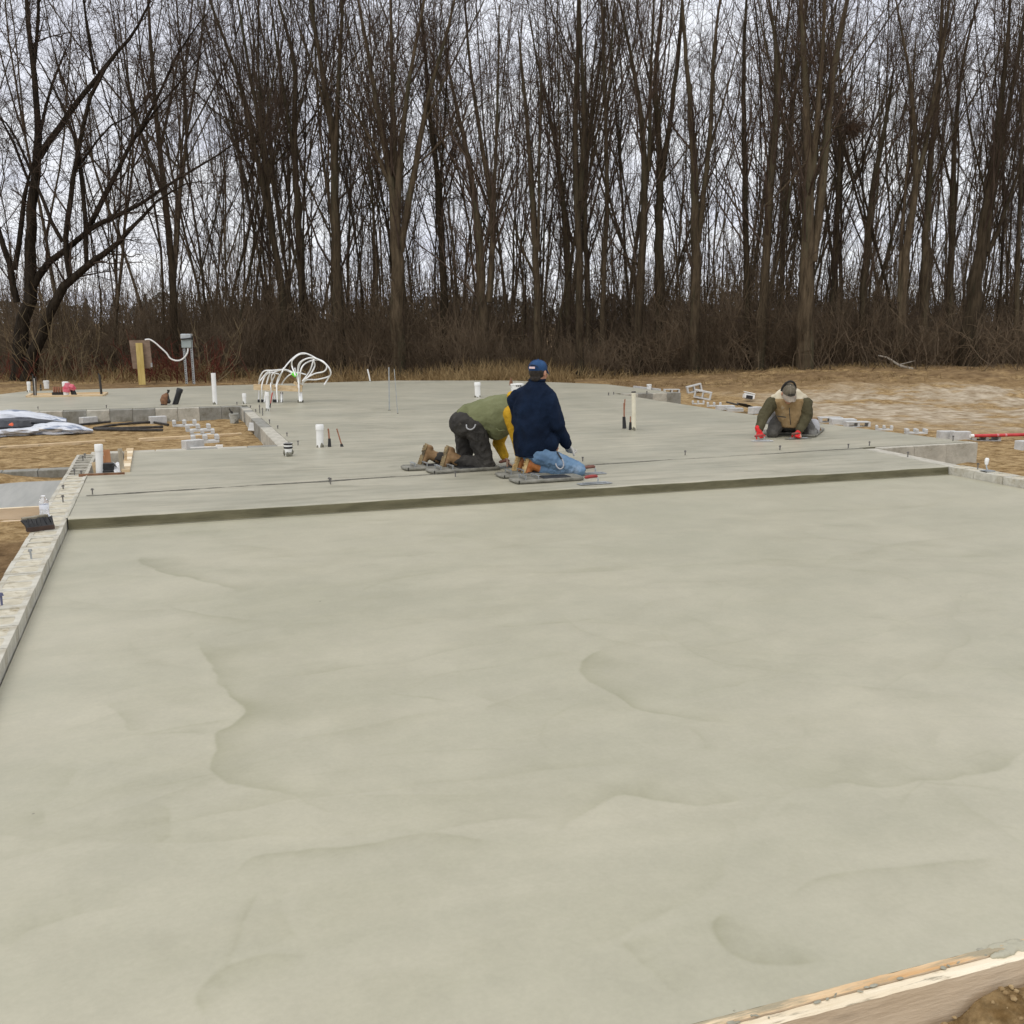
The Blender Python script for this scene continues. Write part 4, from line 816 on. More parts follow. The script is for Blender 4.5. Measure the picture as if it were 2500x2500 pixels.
# ------------------------------------------------------------------ things on the slab
M_pvc = mat('white_plastic', (.72, .72, .69), (.82, .82, .79), 6, .4, spec=.5, c3=(.60, .57, .48), s3=5, lo3=.58, hi3=.75)
M_cream = mat('cream_plastic', (.62, .58, .44), (.72, .68, .54), 6, .45, c3=(.42, .36, .24), s3=7, lo3=.58, hi3=.72)
M_black = mat('black_plastic', (.012, .012, .013), (.03, .03, .03), 9, .5, spec=.4)
M_copper = mat('dull_copper', (.26, .11, .06), (.38, .19, .12), 14, .5, metal=.35)
M_rust = mat('rust_brown', (.13, .06, .03), (.25, .13, .07), 18, .85, .5)
M_iron = mat('dark_iron', (.03, .028, .025), (.075, .068, .06), 14, .6, metal=.4)
M_steel = mat('galvanised_steel', (.33, .35, .35), (.48, .50, .50), 10, .42, metal=.75)
M_zinc = mat('dull_zinc_bolt', (.13, .125, .115), (.26, .25, .235), 22, .55, metal=.6)
M_conc_smear = mat('concrete_smeared_metal', (.13, .125, .10), (.26, .25, .21), 9, .75, .5, 40)
M_stakewood = mat('yellow_treated_post', (.46, .34, .10), (.60, .47, .18), 4, .8, .2, stretch=(4, 4, .6))
M_plyback = mat('weathered_plywood', (.17, .12, .085), (.26, .19, .14), 3, .9, .2, stretch=(1, 1, 3))
M_red = mat('red_plastic', (.42, .025, .03), (.55, .05, .05), 5, .45)
M_green = mat('lime_tag', (.12, .75, .03), (.2, .9, .06), 5, .5)
M_white = mat('white_film', (.78, .78, .78), (.86, .86, .86), 5, .5)
M_boxgrey = mat('blue_grey_box', (.24, .29, .28), (.33, .38, .37), 4, .5)
M_blob = mat('grout_blob', (.12, .115, .085), (.24, .23, .18), 20, .9, .8)
ZT = {'A': (0, 760, 4.6), 'B': (380, 780, 3.7154), 'C': (950, 850, 3.22), 'D': (1450, 880, 3.22), 'E': (1900, 860, 3.22), 'F': (0, 1080, 4.6)}
def Z(k, x, y): o = ZT[k]; return o[0] + x / o[2], o[1] + y / o[2]
def Gz(k, x, y, z=0.0): return G(*Z(k, x, y), z)
def Gg(k, x, y):                     # where the sight line meets the dirt
    z = -.25
    for i in range(8): p = Gz(k, x, y, z); z = gz(p.x, p.y)
    return G(*Z(k, x, y), z)
def axd(p): return fwd(p.x, p.y) * cp_ + (CAMZ - p.z) * sp_
def wid(k, w, p): return w / ZT[k][2] / FPX * axd(p)
def up(k, x, y, base): return AD(*Z(k, x, y), fwd(base.x, base.y))
ON_SLAB = 'plumbing and wiring stubs standing in the slab'
def pipe(name, label, cat, k, bx, by, tx, ty, w, m=None, cap=None, z=0.0, band=False, dirt=True, open_=True, group=ON_SLAB):
    m = m or M_pvc; b0 = Gz(k, bx, by, z); t0 = up(k, tx, ty, b0); r = wid(k, w, b0) / 2
    t = thing(name, label, cat, tuple(b0), 0, group); v = t0 - b0; h = v.length; ax_ = v.normalized()
    b = MB(); top = h - (min(.045, h * .25) if cap else 0)
    pr = [(r, -.05), (r, top)] + ([] if cap else [(r * .86, top), (r * .84, top - .05)])
    b.lathe(pr, (0, 0, 0), 18, ax_); b.build('pipe', m, t, True)
    if cap:
        c = MB(); cr = r * 1.13; c.lathe([(r * 1.0, top - .03), (cr, top - .028), (cr, h - .006), (cr * .93, h), (0.001, h + .002)], (0, 0, 0), 18, ax_); c.build('cap', cap, t, True)
    if band: c = MB(); c.lathe([(r * 1.05, h - .012), (r * 1.05, h + .006), (r * .6, h + .008)], (0, 0, 0), 18, ax_); c.build('rubber_cap', M_black, t, True)
    if dirt:
        g = MB(); rr = random.Random(int(bx))
        for q in range(5): an = rr.uniform(3.3, 6.1) - YAW; g.ell((math.cos(an) * r * .95, math.sin(an) * r * .95, rr.uniform(.0, .035)), (r * .30, r * .30, rr.uniform(.012, .04)), n=7)
        g.build('grout_smear', M_blob, t, True)
    return t
pipe('pipe', 'tallest plain white pipe standing near the back edge of the slab', 'pipe', 'B', 540, 770, 522, 486, 41)
pipe('pipe', 'short white capped pipe at the inside corner of the sand courtyard', 'pipe', 'B', 806, 765, 802, 670, 32, cap=M_pvc)
pipe('pipe', 'slim white capped pipe in front of the white tubing loops', 'pipe', 'B', 1018, 830, 1008, 660, 33, cap=M_pvc)
pipe('pipe', 'fat white pipe with a rounded cap beside two copper stubs', 'pipe', 'B', 1492, 1157, 1487, 953, 66, cap=M_pvc)
pipe('pipe', 'cream pipe with a black rubber cap left of the worker in the tan vest', 'pipe', 'D', 316, 550, 312, 247, 34, M_cream, band=True)
pipe('pipe', 'white capped pipe beyond the back of the green vested worker', 'pipe', 'C', 697, 386, 693, 268, 45, cap=M_pvc)
pipe('pipe', 'leftmost white capped pipe at the back corner of the slab', 'pipe', 'A', 326, 908, 320, 790, 36, cap=M_pvc)
pipe('pipe', 'thin white pipe between two black rods at the far left', 'pipe', 'A', 394, 958, 377, 752, 17, dirt=False)
pipe('pipe', 'slanted black drain pipe with a flared end beside the rusty bundle', 'pipe', 'B', 178, 770, 222, 628, 50, M_black, cap=M_black, dirt=False)
pipe('pipe', 'white pipe under the small black clips beside the tubing rack', 'pipe', 'B', 1143, 745, 1143, 665, 26, band=True, dirt=False)
# drain cup
b0 = Gz('B', 1205, 1238); t = thing('floor_drain', 'white tapered drain cup with black bands at the courtyard corner of the slab', 'drain', tuple(b0), 0, ON_SLAB); r = wid('B', 78, b0) / 2; h = (up('B', 1198, 1120, b0) - b0).length
b = MB(); b.lathe([(r * .72, -.02), (r * .82, h * .3), (r * .98, h * .86), (r * .98, h), (r * .85, h), (r * .8, h * .8)], n=20); b.build('cup', M_pvc, t, True)
for hh in (.62, .88): b = MB(); b.lathe([(r * .95, h * hh - .006), (r * 1.04, h * hh), (r * 1.04, h * hh + .014), (r * .97, h * hh + .018)], n=20); b.build('band', M_black, t, True)
b = MB(); rr = random.Random(2)
for q in range(7): an = rr.uniform(2.8, 6.4); b.ell((math.cos(an) * r * .82, math.sin(an) * r * .82, rr.uniform(0, .05)), (.022, .022, rr.uniform(.02, .045)), n=7)
b.build('grout_smear', M_blob, t, True)
def stub(label, k, bx, by, mx_, my, tips, w, wr, m_rod=M_copper):
    b0 = Gz(k, bx, by); t = thing('copper_stub', label, 'pipe stub', tuple(b0), 0, ON_SLAB); mid = up(k, mx_, my, b0) - b0; r = wid(k, w, b0) / 2
    b = MB(); b.tube([(0, 0, -.03), mid * .1, mid * .6, mid], [r * 1.1, r, r * .85, r * .75], 10); b.build('sleeve', M_black, t, True)
    for (x, y) in tips: b = MB(); e = up(k, x, y, b0) - b0; b.tube([mid * .6, mid.lerp(e, .5), e], wid(k, wr, b0) / 2, 8); b.build('rod', m_rod, t, True)
stub('copper stub in a tall black sleeve next to the fat capped white pipe', 'B', 1578, 1155, 1576, 1080, [(1565, 990)], 32, 15)
stub('leaning copper stub with a squat black foot, right of the fat white pipe', 'B', 1690, 1153, 1684, 1128, [(1643, 990)], 30, 12)
stub('pair of copper rods in a black sleeve left of the cream pipe', 'D', 240, 535, 236, 442, [(236, 335), (244, 305)], 32, 10)
stub('short copper rod in a black sleeve against the foot of the cream pipe', 'D', 285, 546, 287, 485, [(287, 440)], 24, 9)
stub('red wires rising behind the slim white pipe by the tubing loops', 'B', 1036, 800, 1042, 760, [(1062, 660), (1055, 668)], 12, 6, M_red)
# rusty bundle
b0 = Gz('B', 78, 776); t = thing('pipe_bundle', 'rusty wrapped bundle of pipe ends left of the black slanted pipe', 'pipe bundle', tuple(b0), 0, ON_SLAB)
b = MB(); q = lambda x, y: up('B', x, y, b0) - b0
b.tube([q(75, 778), q(78, 735), q(85, 700), q(108, 672)], [.05, .085, .07, .03], 9); b.build('wrapping', M_rust, t, True)
b = MB(); b.tube([q(118, 745), q(112, 700), q(106, 670), q(116, 655), q(115, 638)], [.03, .022, .018, .02, .03], 8); b.build('spout', M_iron, t, True)
b = MB(); b.ell(q(74, 772), (.06, .06, .04)); b.ell(q(120, 742), (.035, .035, .05)); b.build('foot', M_black, t, True)
# tubing rack ------------------------------------------------------------
b0 = Gz('B', 1020, 752); t = thing('tubing_rack', 'looping white plastic tubes tied to a wooden bar at the back of the slab', 'tubing', tuple(b0), 0)
D0 = fwd(b0.x, b0.y)
def qz(x, y, dd=0.0): return AD(*Z('B', x, y), D0 + dd) - b0
b = MB(); b.beam(qz(890, 612), qz(1328, 630), .05, .115); b.build('crossbar', M_lumber, t)
b = MB(); b.beam(qz(1255, 570, .06), qz(1330, 612, .05), .04, .06); b.build('brace', M_lumber, t)
rr = random.Random(6)
TUB = [[(935, 752), (937, 610), (945, 530), (985, 468), (1060, 462), (1180, 455), (1262, 490)], [(968, 752), (962, 610), (985, 530), (1030, 480), (1085, 488), (1130, 496)],
 [(985, 752), (1003, 610), (1022, 520), (1055, 478), (1080, 505), (1055, 560), (1043, 610), (1070, 752)], [(1085, 752), (1065, 610), (1050, 540), (1062, 490), (1110, 465), (1180, 460), (1250, 490)],
 [(1105, 752), (1098, 610), (1120, 540), (1160, 450), (1230, 365), (1300, 312), (1370, 310), (1455, 352)], [(1140, 752), (1143, 610), (1160, 560), (1212, 505), (1285, 482), (1362, 500)],
 [(945, 560), (1000, 490), (1035, 470), (1020, 540), (995, 612)], [(1090, 610), (1112, 530), (1145, 480), (1160, 440)],
 [(1296, 745), (1300, 610), (1288, 480), (1302, 400), (1362, 358), (1440, 348), (1542, 402), (1590, 480), (1560, 542), (1528, 592)],
 [(1306, 745), (1308, 600), (1312, 480), (1345, 408), (1425, 370), (1505, 372), (1552, 425), (1525, 472), (1440, 492), (1360, 540), (1322, 600), (1320, 745)],
 [(1330, 745), (1326, 600), (1402, 500), (1443, 420), (1430, 365)], [(1316, 620), (1360, 552), (1462, 545), (1562, 520), (1588, 488), (1562, 425), (1482, 366), (1382, 352), (1312, 398), (1290, 500), (1302, 620)],
 [(1268, 510), (1236, 420), (1242, 368), (1302, 318), (1382, 315), (1462, 358)], [(1430, 372), (1410, 440), (1385, 490), (1330, 560)], [(1262, 440), (1275, 500), (1290, 560), (1296, 620)]]
def smooth_poly(pts, n=4):
    o = []
    P = [pts[0]] + list(pts) + [pts[-1]]
    for i in range(1, len(P) - 2):
        for s in range(n):
            u = s / n; p0, p1, p2, p3 = P[i - 1], P[i], P[i + 1], P[i + 2]
            o.append(.5 * ((2 * p1) + (p2 - p0) * u + (2 * p0 - 5 * p1 + 4 * p2 - p3) * u * u + (3 * p1 - p0 - 3 * p2 + p3) * u ** 3))
    o.append(pts[-1]); return o
M_pex = mat('white_pex', (.80, .80, .78), (.86, .86, .84), 5, .35, spec=.5)
for i, pl in enumerate(TUB):
    dd = [rr.uniform(-.16, .16) for _ in pl]; b = MB(); b.tube(smooth_poly([qz(x, y, d) for (x, y), d in zip(pl, dd)]), .0135 if i < 8 else .0145, 7); b.build('tube', M_pex, t, True)
for x in (935, 966, 986, 1072, 1086, 1106, 1142): b = MB(); v = qz(x, 752); b.lathe([(.022, -.02), (.022, .055), (.016, .06)], v, 10); b.build('sleeve', M_black, t, True)
b = MB(); b.beam(qz(1290, 742), qz(1338, 748), .10, .06); b.build('base_block', M_blob, t)
b = MB(); b.beam(qz(1240, 485, -.05), qz(1275, 512, -.05), .012, .075); b.build('tag', M_green, t)
for x, y in ((1035, 465), (1130, 490), (1370, 318), (1455, 358)): b = MB(); b.ell(qz(x, y), (.028, .03, .022), n=7); b.build('tie', M_black, t, True)
# rods, stakes ------------------------------------------------------------
def rod(name, label, cat, k, bx, by, tx, ty, w, m, z=0.0, group=None, parts=None):
    b0 = Gz(k, bx, by, z); e = up(k, tx, ty, b0) - b0; t = thing(name, label, cat, tuple(b0), 0, group); b = MB(); b.tube([(0, 0, -.05), e * .5, e], wid(k, w, b0) / 2, 8); b.build('shaft', m, t, True)
    b = MB(); b.ell((0, 0, .004), (wid(k, w * 2.2, b0) / 2,) * 2 + (.012,), n=8); b.build('grout_ring', M_blob, t, True); return t
STK = 'thin stakes standing up from the slab'
rod('metal_stake', 'thin dark metal stake upright in the middle of the slab', 'stake', 'C', 2, 490, -2, 150, 10, M_steel, group=STK)
rod('metal_stake', 'thin pale stake leaning left, right of the dark metal one', 'stake', 'C', 68, 515, 40, 165, 6, M_steel, group=STK)
rod('white_stake', 'short white stake leaning at the back edge of the slab', 'stake', 'C', -146, 262, -170, 165, 11, M_pvc, group=STK)
RBR = 'black bars at the far left cutout'
rod('black_bar', 'left black bar beside the thin white pipe at the far left', 'bar', 'A', 384, 960, 366, 705, 15, M_iron, group=RBR)
rod('black_bar', 'right black bar beside the thin white pipe at the far left', 'bar', 'A', 406, 960, 402, 735, 13, M_iron, group=RBR)
rod('black_bar', 'left of two tall black bars at the right end of the cutout', 'bar', 'A', 1136, 946, 1108, 695, 15, M_iron, group=RBR)
rod('black_bar', 'right of two tall black bars at the right end of the cutout', 'bar', 'A', 1149, 944, 1122, 712, 12, M_iron, group=RBR)
rod('black_bar', 'short black stub left of the white bucket at the far left', 'bar', 'A', 457, 872, 456, 820, 16, M_iron, group=RBR)
# the framed cutout with pipes
c = [Gz('A', x, y) for x, y in ((310, 966), (1155, 952), (1197, 925), (350, 938))]; t = thing('cutout_frame', 'pale timber frame round a cutout in the back left slab', 'timber frame', tuple(c[0]))
for i in range(4): b = MB(); b.beam(c[i] - c[0] + Vector((0, 0, .012)), c[(i + 1) % 4] - c[0] + Vector((0, 0, .012)), .07, .05); b.build('plank', M_lumber, t)
b = MB(); b.add([v - c[0] + Vector((0, 0, .006)) for v in c], [[0, 1, 2, 3]]); b.build('sand_bed', M_lumber, t)
PR = 'row of brown pipe stubs in the timber framed cutout'
for i, x in enumerate((605, 631, 658, 686, 706)):
    b0 = Gz('A', x + 4, 946); t = thing('pipe_stub', ['first', 'second', 'third', 'fourth', 'fifth'][i] + ' brown pipe stub from the left in the timber framed cutout', 'pipe stub', tuple(b0), 0, PR); b = MB(); b.tube([(0, 0, 0), up('A', x, 848, b0) - b0], .022, 8); b.build('rod', M_copper, t, True); b = MB(); b.lathe([(.045, -.01), (.045, .07), (.03, .075)], n=10); b.build('sleeve', M_black, t, True)
b0 = Gz('A', 745, 955); t = thing('pipe', 'white capped pipe wrapped in a bright pink sleeve in the cutout', 'pipe', tuple(b0)); e = up('A', 732, 795, b0) - b0
b = MB(); b.lathe([(.055, -.02), (.055, e.length)], n=14, axis=e); b.build('pipe', M_pvc, t, True); b = MB(); b.lathe([(.06, e.length - .10), (.07, e.length - .09), (.07, e.length), (.05, e.length + .01)], n=14, axis=e); b.build('cap', M_pvc, t, True)
b = MB(); v = up('A', 752, 855, b0) - b0; b.tube([v + Vector((-.02, 0, -.10)), v, v + Vector((0, 0, .10))], [.075, .085, .07], 10); b.tube([v + Vector((.02, 0, .03)), v + Vector((.11, -.01, .0)), v + Vector((.16, 0, -.05))], [.06, .07, .04], 8); b.build('sleeve', mat('pink_wrap', (.55, .06, .10), (.72, .30, .34), 7, .6), t, True)
b0 = Gz('A', 838, 952); t = thing('pipe_stub', 'black slanted pipe stub with a thin red top beside the pink sleeve', 'pipe stub', tuple(b0)); b = MB(); b.tube([(0, 0, 0), up('A', 808, 868, b0) - b0], [.06, .045], 10); b.build('sleeve', M_black, t, True); b = MB(); b.tube([up('A', 808, 868, b0) - b0, up('A', 795, 842, b0) - b0, up('A', 775, 835, b0) - b0], .02, 7); b.build('rod', M_red, t, True)
def bucket(label, k, bx, by, ty, w, base, m, rim=True, extra=None, cat='bucket', name='bucket'):
    r = wid(k, w, base) / 2; h = (up(k, bx, ty, base) - base).length; t = thing(name, label, cat, tuple(base)); b = MB(); b.lathe([(r * .84, 0), (r * .97, h * .97), (r * .97, h), (r * .90, h), (r * .86, h * .4), (r * .8, h * .12)], n=20); b.build('shell', m, t, True)
    b = MB(); b.lathe([(r * .97, h * .86), (r * 1.04, h * .87), (r * 1.04, h * .92), (r * .98, h * .93)], n=20); b.build('rim', m, t, True)
    b = MB(); b.tube([Vector((r * 1.0 * math.cos(a), -.02 - r * .95 * abs(math.sin(a)) * .4, h * .82 - r * .8 * math.sin(a))) for a in np.linspace(0, math.pi, 9)], .004, 5); b.build('handle', M_steel, t, True); return t
bucket('white bucket standing at the back left corner of the slab', 'A', 525, 868, 778, 62, Gz('A', 525, 868), M_pvc)
t = bucket('dirty grey bucket holding two rods in the corner of the sand courtyard', 'B', 715, 940, 850, 88, Gg('B', 715, 940), mat('dirty_bucket', (.28, .28, .24), (.48, .48, .44), 6, .7, c3=(.14, .13, .10), s3=6))
for x, y in ((668, 808), (690, 830)): b = MB(); p_ = Vector(t.location); b.tube([(.0, 0, .08), up('B', x, y, p_) - p_], .012, 6); b.build('rod', M_iron, t, True)
bucket('small white bucket on the dirt behind the raised block corner', 'D', 433, 228, 187, 39, Gz('D', 433, 230, -.05), M_pvc)
t = bucket('white bucket with dark lettering and a tap on top, behind the blue jacket', 'C', 1005, 352, 278, 108, Gz('C', 1005, 352), M_pvc)
p_ = Vector(t.location); b = MB(); v = up('C', 958, 278, p_) - p_; b.lathe([(.04, -.04), (.04, .05), (.025, .06), (.025, .10), (.015, .13)], v, 10); b.build('tap', M_rust, t, True)
r_ = wid('C', 108, p_) / 2
for i, (a0, wd) in enumerate(((-118, 9), (-104, 6), (-96, 7), (-84, 10), (-74, 5))):   # stripe of dark print curved round the shell
    b = MB(); vs = []; 
    for s in range(4):
        for zz_ in (.155, .185): an = R(a0 + wd * s / 3); vs.append((math.cos(an) * r_ * .96, math.sin(an) * r_ * .96, zz_))
    b.add(vs, [[2 * s, 2 * s + 2, 2 * s + 3, 2 * s + 1] for s in range(3)]); b.build('printed_letter', M_iron, t)
# anchor bolts -----------------------------------------------------------
AB = 'anchor bolts set in the walls and slab joint'
def bolt(label, k, x, y, yt, z=0.0, lean=0, m=None, w=9):
    b0 = Gz(k, x, y, z); h = (up(k, x, yt, b0) - b0).length; t = thing('anchor_bolt', label, 'anchor bolt', tuple(b0), random.Random(x).random() * 6, AB); b = MB(); ln = Vector((lean, 0, 1)).normalized()
    b.tube([-ln * .03, ln * h], max(.006, wid(k, w, b0) / 2), 8); b.build('shank', m or M_zinc, t, True)
    b = MB(); b.lathe([(.012, h * .80), (.012, h * .80 + .012)], n=6, axis=ln); b.lathe([(.017, h * .80 - .003), (.017, h * .80)], n=12, axis=ln); b.build('nut', m or M_zinc, t); return t
for a in (('anchor bolt at the left end of the control joint', 'F', 1040, 585, 518), ('anchor bolt on the joint below the fat white pipe', 'B', 1575, 1478, 1435), ('anchor bolt on the joint left of the green vested worker', 'C', -460, 1070, 1020),
          ('pale anchor bolt in front of the near knee board', 'C', 521, 1012, 965), ('anchor bolt on the joint beyond the blue jeans', 'C', 1522, 890, 855), ('anchor bolt on the joint below the cream pipe', 'D', 717, 745, 708), ('anchor bolt on the joint before the tan vested worker', 'D', 1463, 703, 668),
          ('anchor bolt at the right end of the joint', 'E', 12, 770, 735), ('anchor bolt where the pale ledge meets the joint', 'E', 550, 755, 720), ('anchor bolt over the left end of the notch wall', 'E', 716, 735, 700), ('anchor bolt over the right end of the notch wall', 'E', 1373, 696, 655),
          ('anchor bolt on the pale ledge inside the notch', 'E', 1018, 820, 782), ('anchor bolt behind the small trowel on the right wall', 'E', 1568, 916, 870),
          ('anchor bolt on the open cored blocks, the lower of two', 'F', 933, 208, 152), ('anchor bolt on the open cored blocks, the upper of two', 'F', 955, 172, 125), ('dark anchor bolt at the near end of the open cored blocks', 'F', 838, 362, 302), ('short anchor bolt beside the plumbing pit edge', 'F', 912, 352, 322),
          ('anchor bolt on the left wall beside the rough slab edge', 'F', 710, 520, 484), ('pale anchor bolt on the left wall above the water bottle', 'F', 708, 665, 592),
          ('anchor bolt on the courtyard back wall, left', 'A', 428, 1102, 1070), ('anchor bolt on the courtyard back wall, middle', 'A', 1196, 1088, 1054), ('anchor bolt on the courtyard back wall near its corner', 'B', 738, 772, 748),
          ('taller of two anchor bolts beside the receding courtyard wall', 'B', 945, 850, 773), ('second tall anchor bolt beside the receding courtyard wall', 'B', 971, 872, 800), ('first small bolt along the receding courtyard wall from the back', 'B', 860, 802, 780), ('second small bolt along the receding courtyard wall from the back', 'B', 908, 838, 815),
          ('third small bolt along the receding courtyard wall from the back', 'B', 1034, 946, 906), ('fourth small bolt along the receding courtyard wall from the back', 'B', 1108, 990, 962), ('fifth small bolt along the receding courtyard wall from the back', 'B', 1192, 1060, 1025), ('sixth small bolt along the receding courtyard wall, nearest', 'B', 1292, 1140, 1100),
          ('anchor bolt at the raised block corner, far right', 'D', 416, 262, 240), ('left thin bolt end left of the raised block corner', 'D', 115, 276, 252), ('right thin bolt end left of the raised block corner', 'D', 155, 268, 248)): bolt(*a)
bolt('tall pale anchor bolt leaning on the left wall below the broom', 'F', 352, 1302, 1200, 0, -.12, M_steel, 22)
bolt('flat blue grey steel strap standing at the left picture edge', 'F', 20, 1818, 1690, 0, 0, mat('blue_steel', (.10, .11, .19), (.17, .18, .28), 9, .5, metal=.3), 26)
# plumbing pit -----------------------------------------------------------
pipe('pipe', 'white capped pipe standing in the plumbing pit on the left', 'pipe', 'F', 1122, 352, 1106, 22, 80, cap=M_pvc, z=-.02, dirt=False)
def plank_thing(name, label, cat, k, p0, p1, w, h, m, z=0.0, group=None, vertical=False):
    a = Gz(k, *p0, z); e = (up(k, *p1, a) if vertical else Gz(k, *p1, z)) - a; t = thing(name, label, cat, tuple(a), 0, group); b = MB(); b.beam((0, 0, 0), e, w, h, up=(0, 1, 0) if vertical else (0, 0, 1)); b.build('board', m, t); return t
M_bare = mat('bare_orange_wood', (.36, .15, .06), (.52, .27, .13), 5, .75, .3, stretch=(3, 3, .5))
WD = 'wood scraps in the plumbing pit'
plank_thing('wood_scrap', 'pale orange scrap leaning left of the pit pipe', 'wood scrap', 'F', (1095, 350), (1065, 220), .07, .02, M_lumber, -.03, WD, True)
plank_thing('wood_scrap', 'narrow red brown stake just right of the pit pipe', 'wood scrap', 'F', (1158, 320), (1148, 150), .05, .03, M_bare, -.02, WD, True)
plank_thing('wood_scrap', 'tallest red brown stake in the plumbing pit', 'wood scrap', 'F', (1215, 265), (1195, 85), .07, .03, M_bare, 0, WD, True)
plank_thing('wood_scrap', 'grey weathered stick standing before the pale form', 'wood scrap', 'F', (1378, 345), (1345, 72), .045, .04, mat('grey_stick', (.30, .26, .19), (.42, .37, .28), 6, .85, stretch=(4, 4, 1)), -.02, WD, True)
plank_thing('wood_scrap', 'short pale stick behind the grey weathered one', 'wood scrap', 'F', (1410, 230), (1412, 95), .03, .02, M_lumber, 0, WD, True)
b0 = Gz('F', 1222, 355, -.03); t = thing('pipe_stub', 'black coupling stub in the plumbing pit', 'pipe stub', tuple(b0)); b = MB(); b.lathe([(.075, -.15), (.075, .04), (.062, .05), (.062, .12), (.045, .12)], n=16); b.build('stub', M_black, t, True); b = MB(); b.lathe([(.079, .0), (.081, .012), (.079, .024)], n=16); b.build('clamp', M_steel, t, True)
b0 = Gz('F', 1310, 350, -.02); t = thing('plastic_bag', 'white printed plastic sheet tucked in the plumbing pit', 'plastic sheet', tuple(b0)); b = MB(); n_ = 9; vs = []
for i in range(n_):
    for j in range(n_): v = up('F', 1252 + 118 * i / 8, 352 - 112 * j / 8, b0) - b0; vs.append(v + Vector((0, .10 * j / 8 + .025 * math.sin(i * 1.3 + j), .008 * math.sin(i * 2.1 - j * 1.7))))
b.add(vs, [[i * n_ + j, (i + 1) * n_ + j, (i + 1) * n_ + j + 1, i * n_ + j + 1] for i in range(8) for j in range(8)]); b.build('sheet', M_white, t, True)
for x, y in ((1262, 268), (1305, 352), (1345, 330)): b = MB(); v = up('F', x, y, b0) - b0 + Vector((.01, -.03, 0)); b.tube([v, v + Vector((.02, 0, .012)), v + Vector((.03, 0, -.004))], .006, 5); b.build('printed_mark', M_iron, t)
a = Gz('F', 1412, 338); e = Gz('F', 1462, 88); t = thing('pit_form', 'pale striped timber form along the right side of the plumbing pit', 'timber form', tuple(a)); d = e - a
for i in range(7): b = MB(); b.beam(d * (i / 7 + .008), d * ((i + 1) / 7 - .008), .085, .06); b.build('board', M_white_edge if i % 2 else M_lumber, t)
b = MB(); b.beam(d * 0 + Vector((0, 0, -.07)), d + Vector((0, 0, -.07)), .07, .09); b.build('side_board', M_lumber, t)
plank_thing('edge_board', 'dark board edging the near side of the plumbing pit', 'board', 'F', (885, 372), (1400, 352), .03, .03, M_rust, .005)
# bottle and broom on the left wall --------------------------------------
b0 = Gz('F', 505, 836); t = thing('water_bottle', 'clear plastic water bottle with a white cap on the left wall', 'bottle', tuple(b0)); h = (up('F', 487, 598, b0) - b0).length; r = wid('F', 104, b0) / 2
m, n, p = newmat('clear_plastic'); p.inputs['Base Color'].default_value = (.93, .95, 1, 1); p.inputs['Transmission Weight'].default_value = .75; p.inputs['Roughness'].default_value = .12; p.inputs['IOR'].default_value = 1.25; M_clear = m
b = MB(); pr = [(r * .8, 0), (r, h * .03)]
for i in range(5): pr += [(r, h * (.06 + .055 * i)), (r * .93, h * (.08 + .055 * i)), (r, h * (.10 + .055 * i))]
pr += [(r * .97, h * .36), (r * .97, h * .60), (r, h * .62), (r * .96, h * .70), (r * .70, h * .82), (r * .40, h * .90), (r * .38, h * .94)]
b.lathe(pr, n=24); b.build('bottle_body', M_clear, t, True)
b = MB(); b.lathe([(r * .985, h * .38), (r * .99, h * .385), (r * .99, h * .585), (r * .985, h * .59)], n=24, cap=False); b.build('paper_label', mat('bottle_label', (.70, .74, .82), (.86, .88, .92), 9, .4), t, True)
b = MB(); b.lathe([(r * .42, h * .925), (r * .44, h * .93), (r * .44, h * .995), (r * .36, h)], n=16); b.build('cap', M_white, t, True)
c0 = Gz('F', 300, 1005, .0); c1 = Gz('F', 608, 968, .0); t = thing('broom_head', 'black bristled broom head lying on its side on the left wall', 'broom', tuple(c0)); d = c1 - c0; L_ = d.length; dx = d.normalized(); nrm = Vector((-dx.y, dx.x, 0))
hb = (up('F', 260, 862, c0) - c0)
tilt = Vector((0, 0, 1)) * .066 + nrm * .045 - dx * .012
b = MB(); b.beam(Vector((0, 0, .018)), d + Vector((0, 0, .018)), .05, .034); b.build('bristle_edge', mat('dark_brown_wood', (.035, .02, .014), (.07, .042, .03), 8, .7), t)
b = MB(); rr = random.Random(3)
for i in range(34):
    for jn in range(3):
        u = (i + .5 + rr.uniform(-.3, .3)) / 34; p0 = d * u + Vector((0, 0, .03)) + nrm * (jn - 1) * .014; p1 = p0 + tilt * rr.uniform(.86, 1.03) + dx * rr.uniform(-.02, .02); b.tube([p0, (p0 + p1) / 2 + dx * rr.uniform(-.006, .006), p1], [.005, .007, .006], 5)
b.build('bristles', M_black, t)
b = MB(); b.beam(tilt * 1.06 + Vector((0, 0, .02)) + nrm * .01, tilt * 1.06 + d * .93 + Vector((0, 0, .028)) + nrm * .01, .055, .026); b.build('broom_block', mat('grey_tan_wood', (.15, .13, .09), (.30, .27, .20), 8, .8), t)
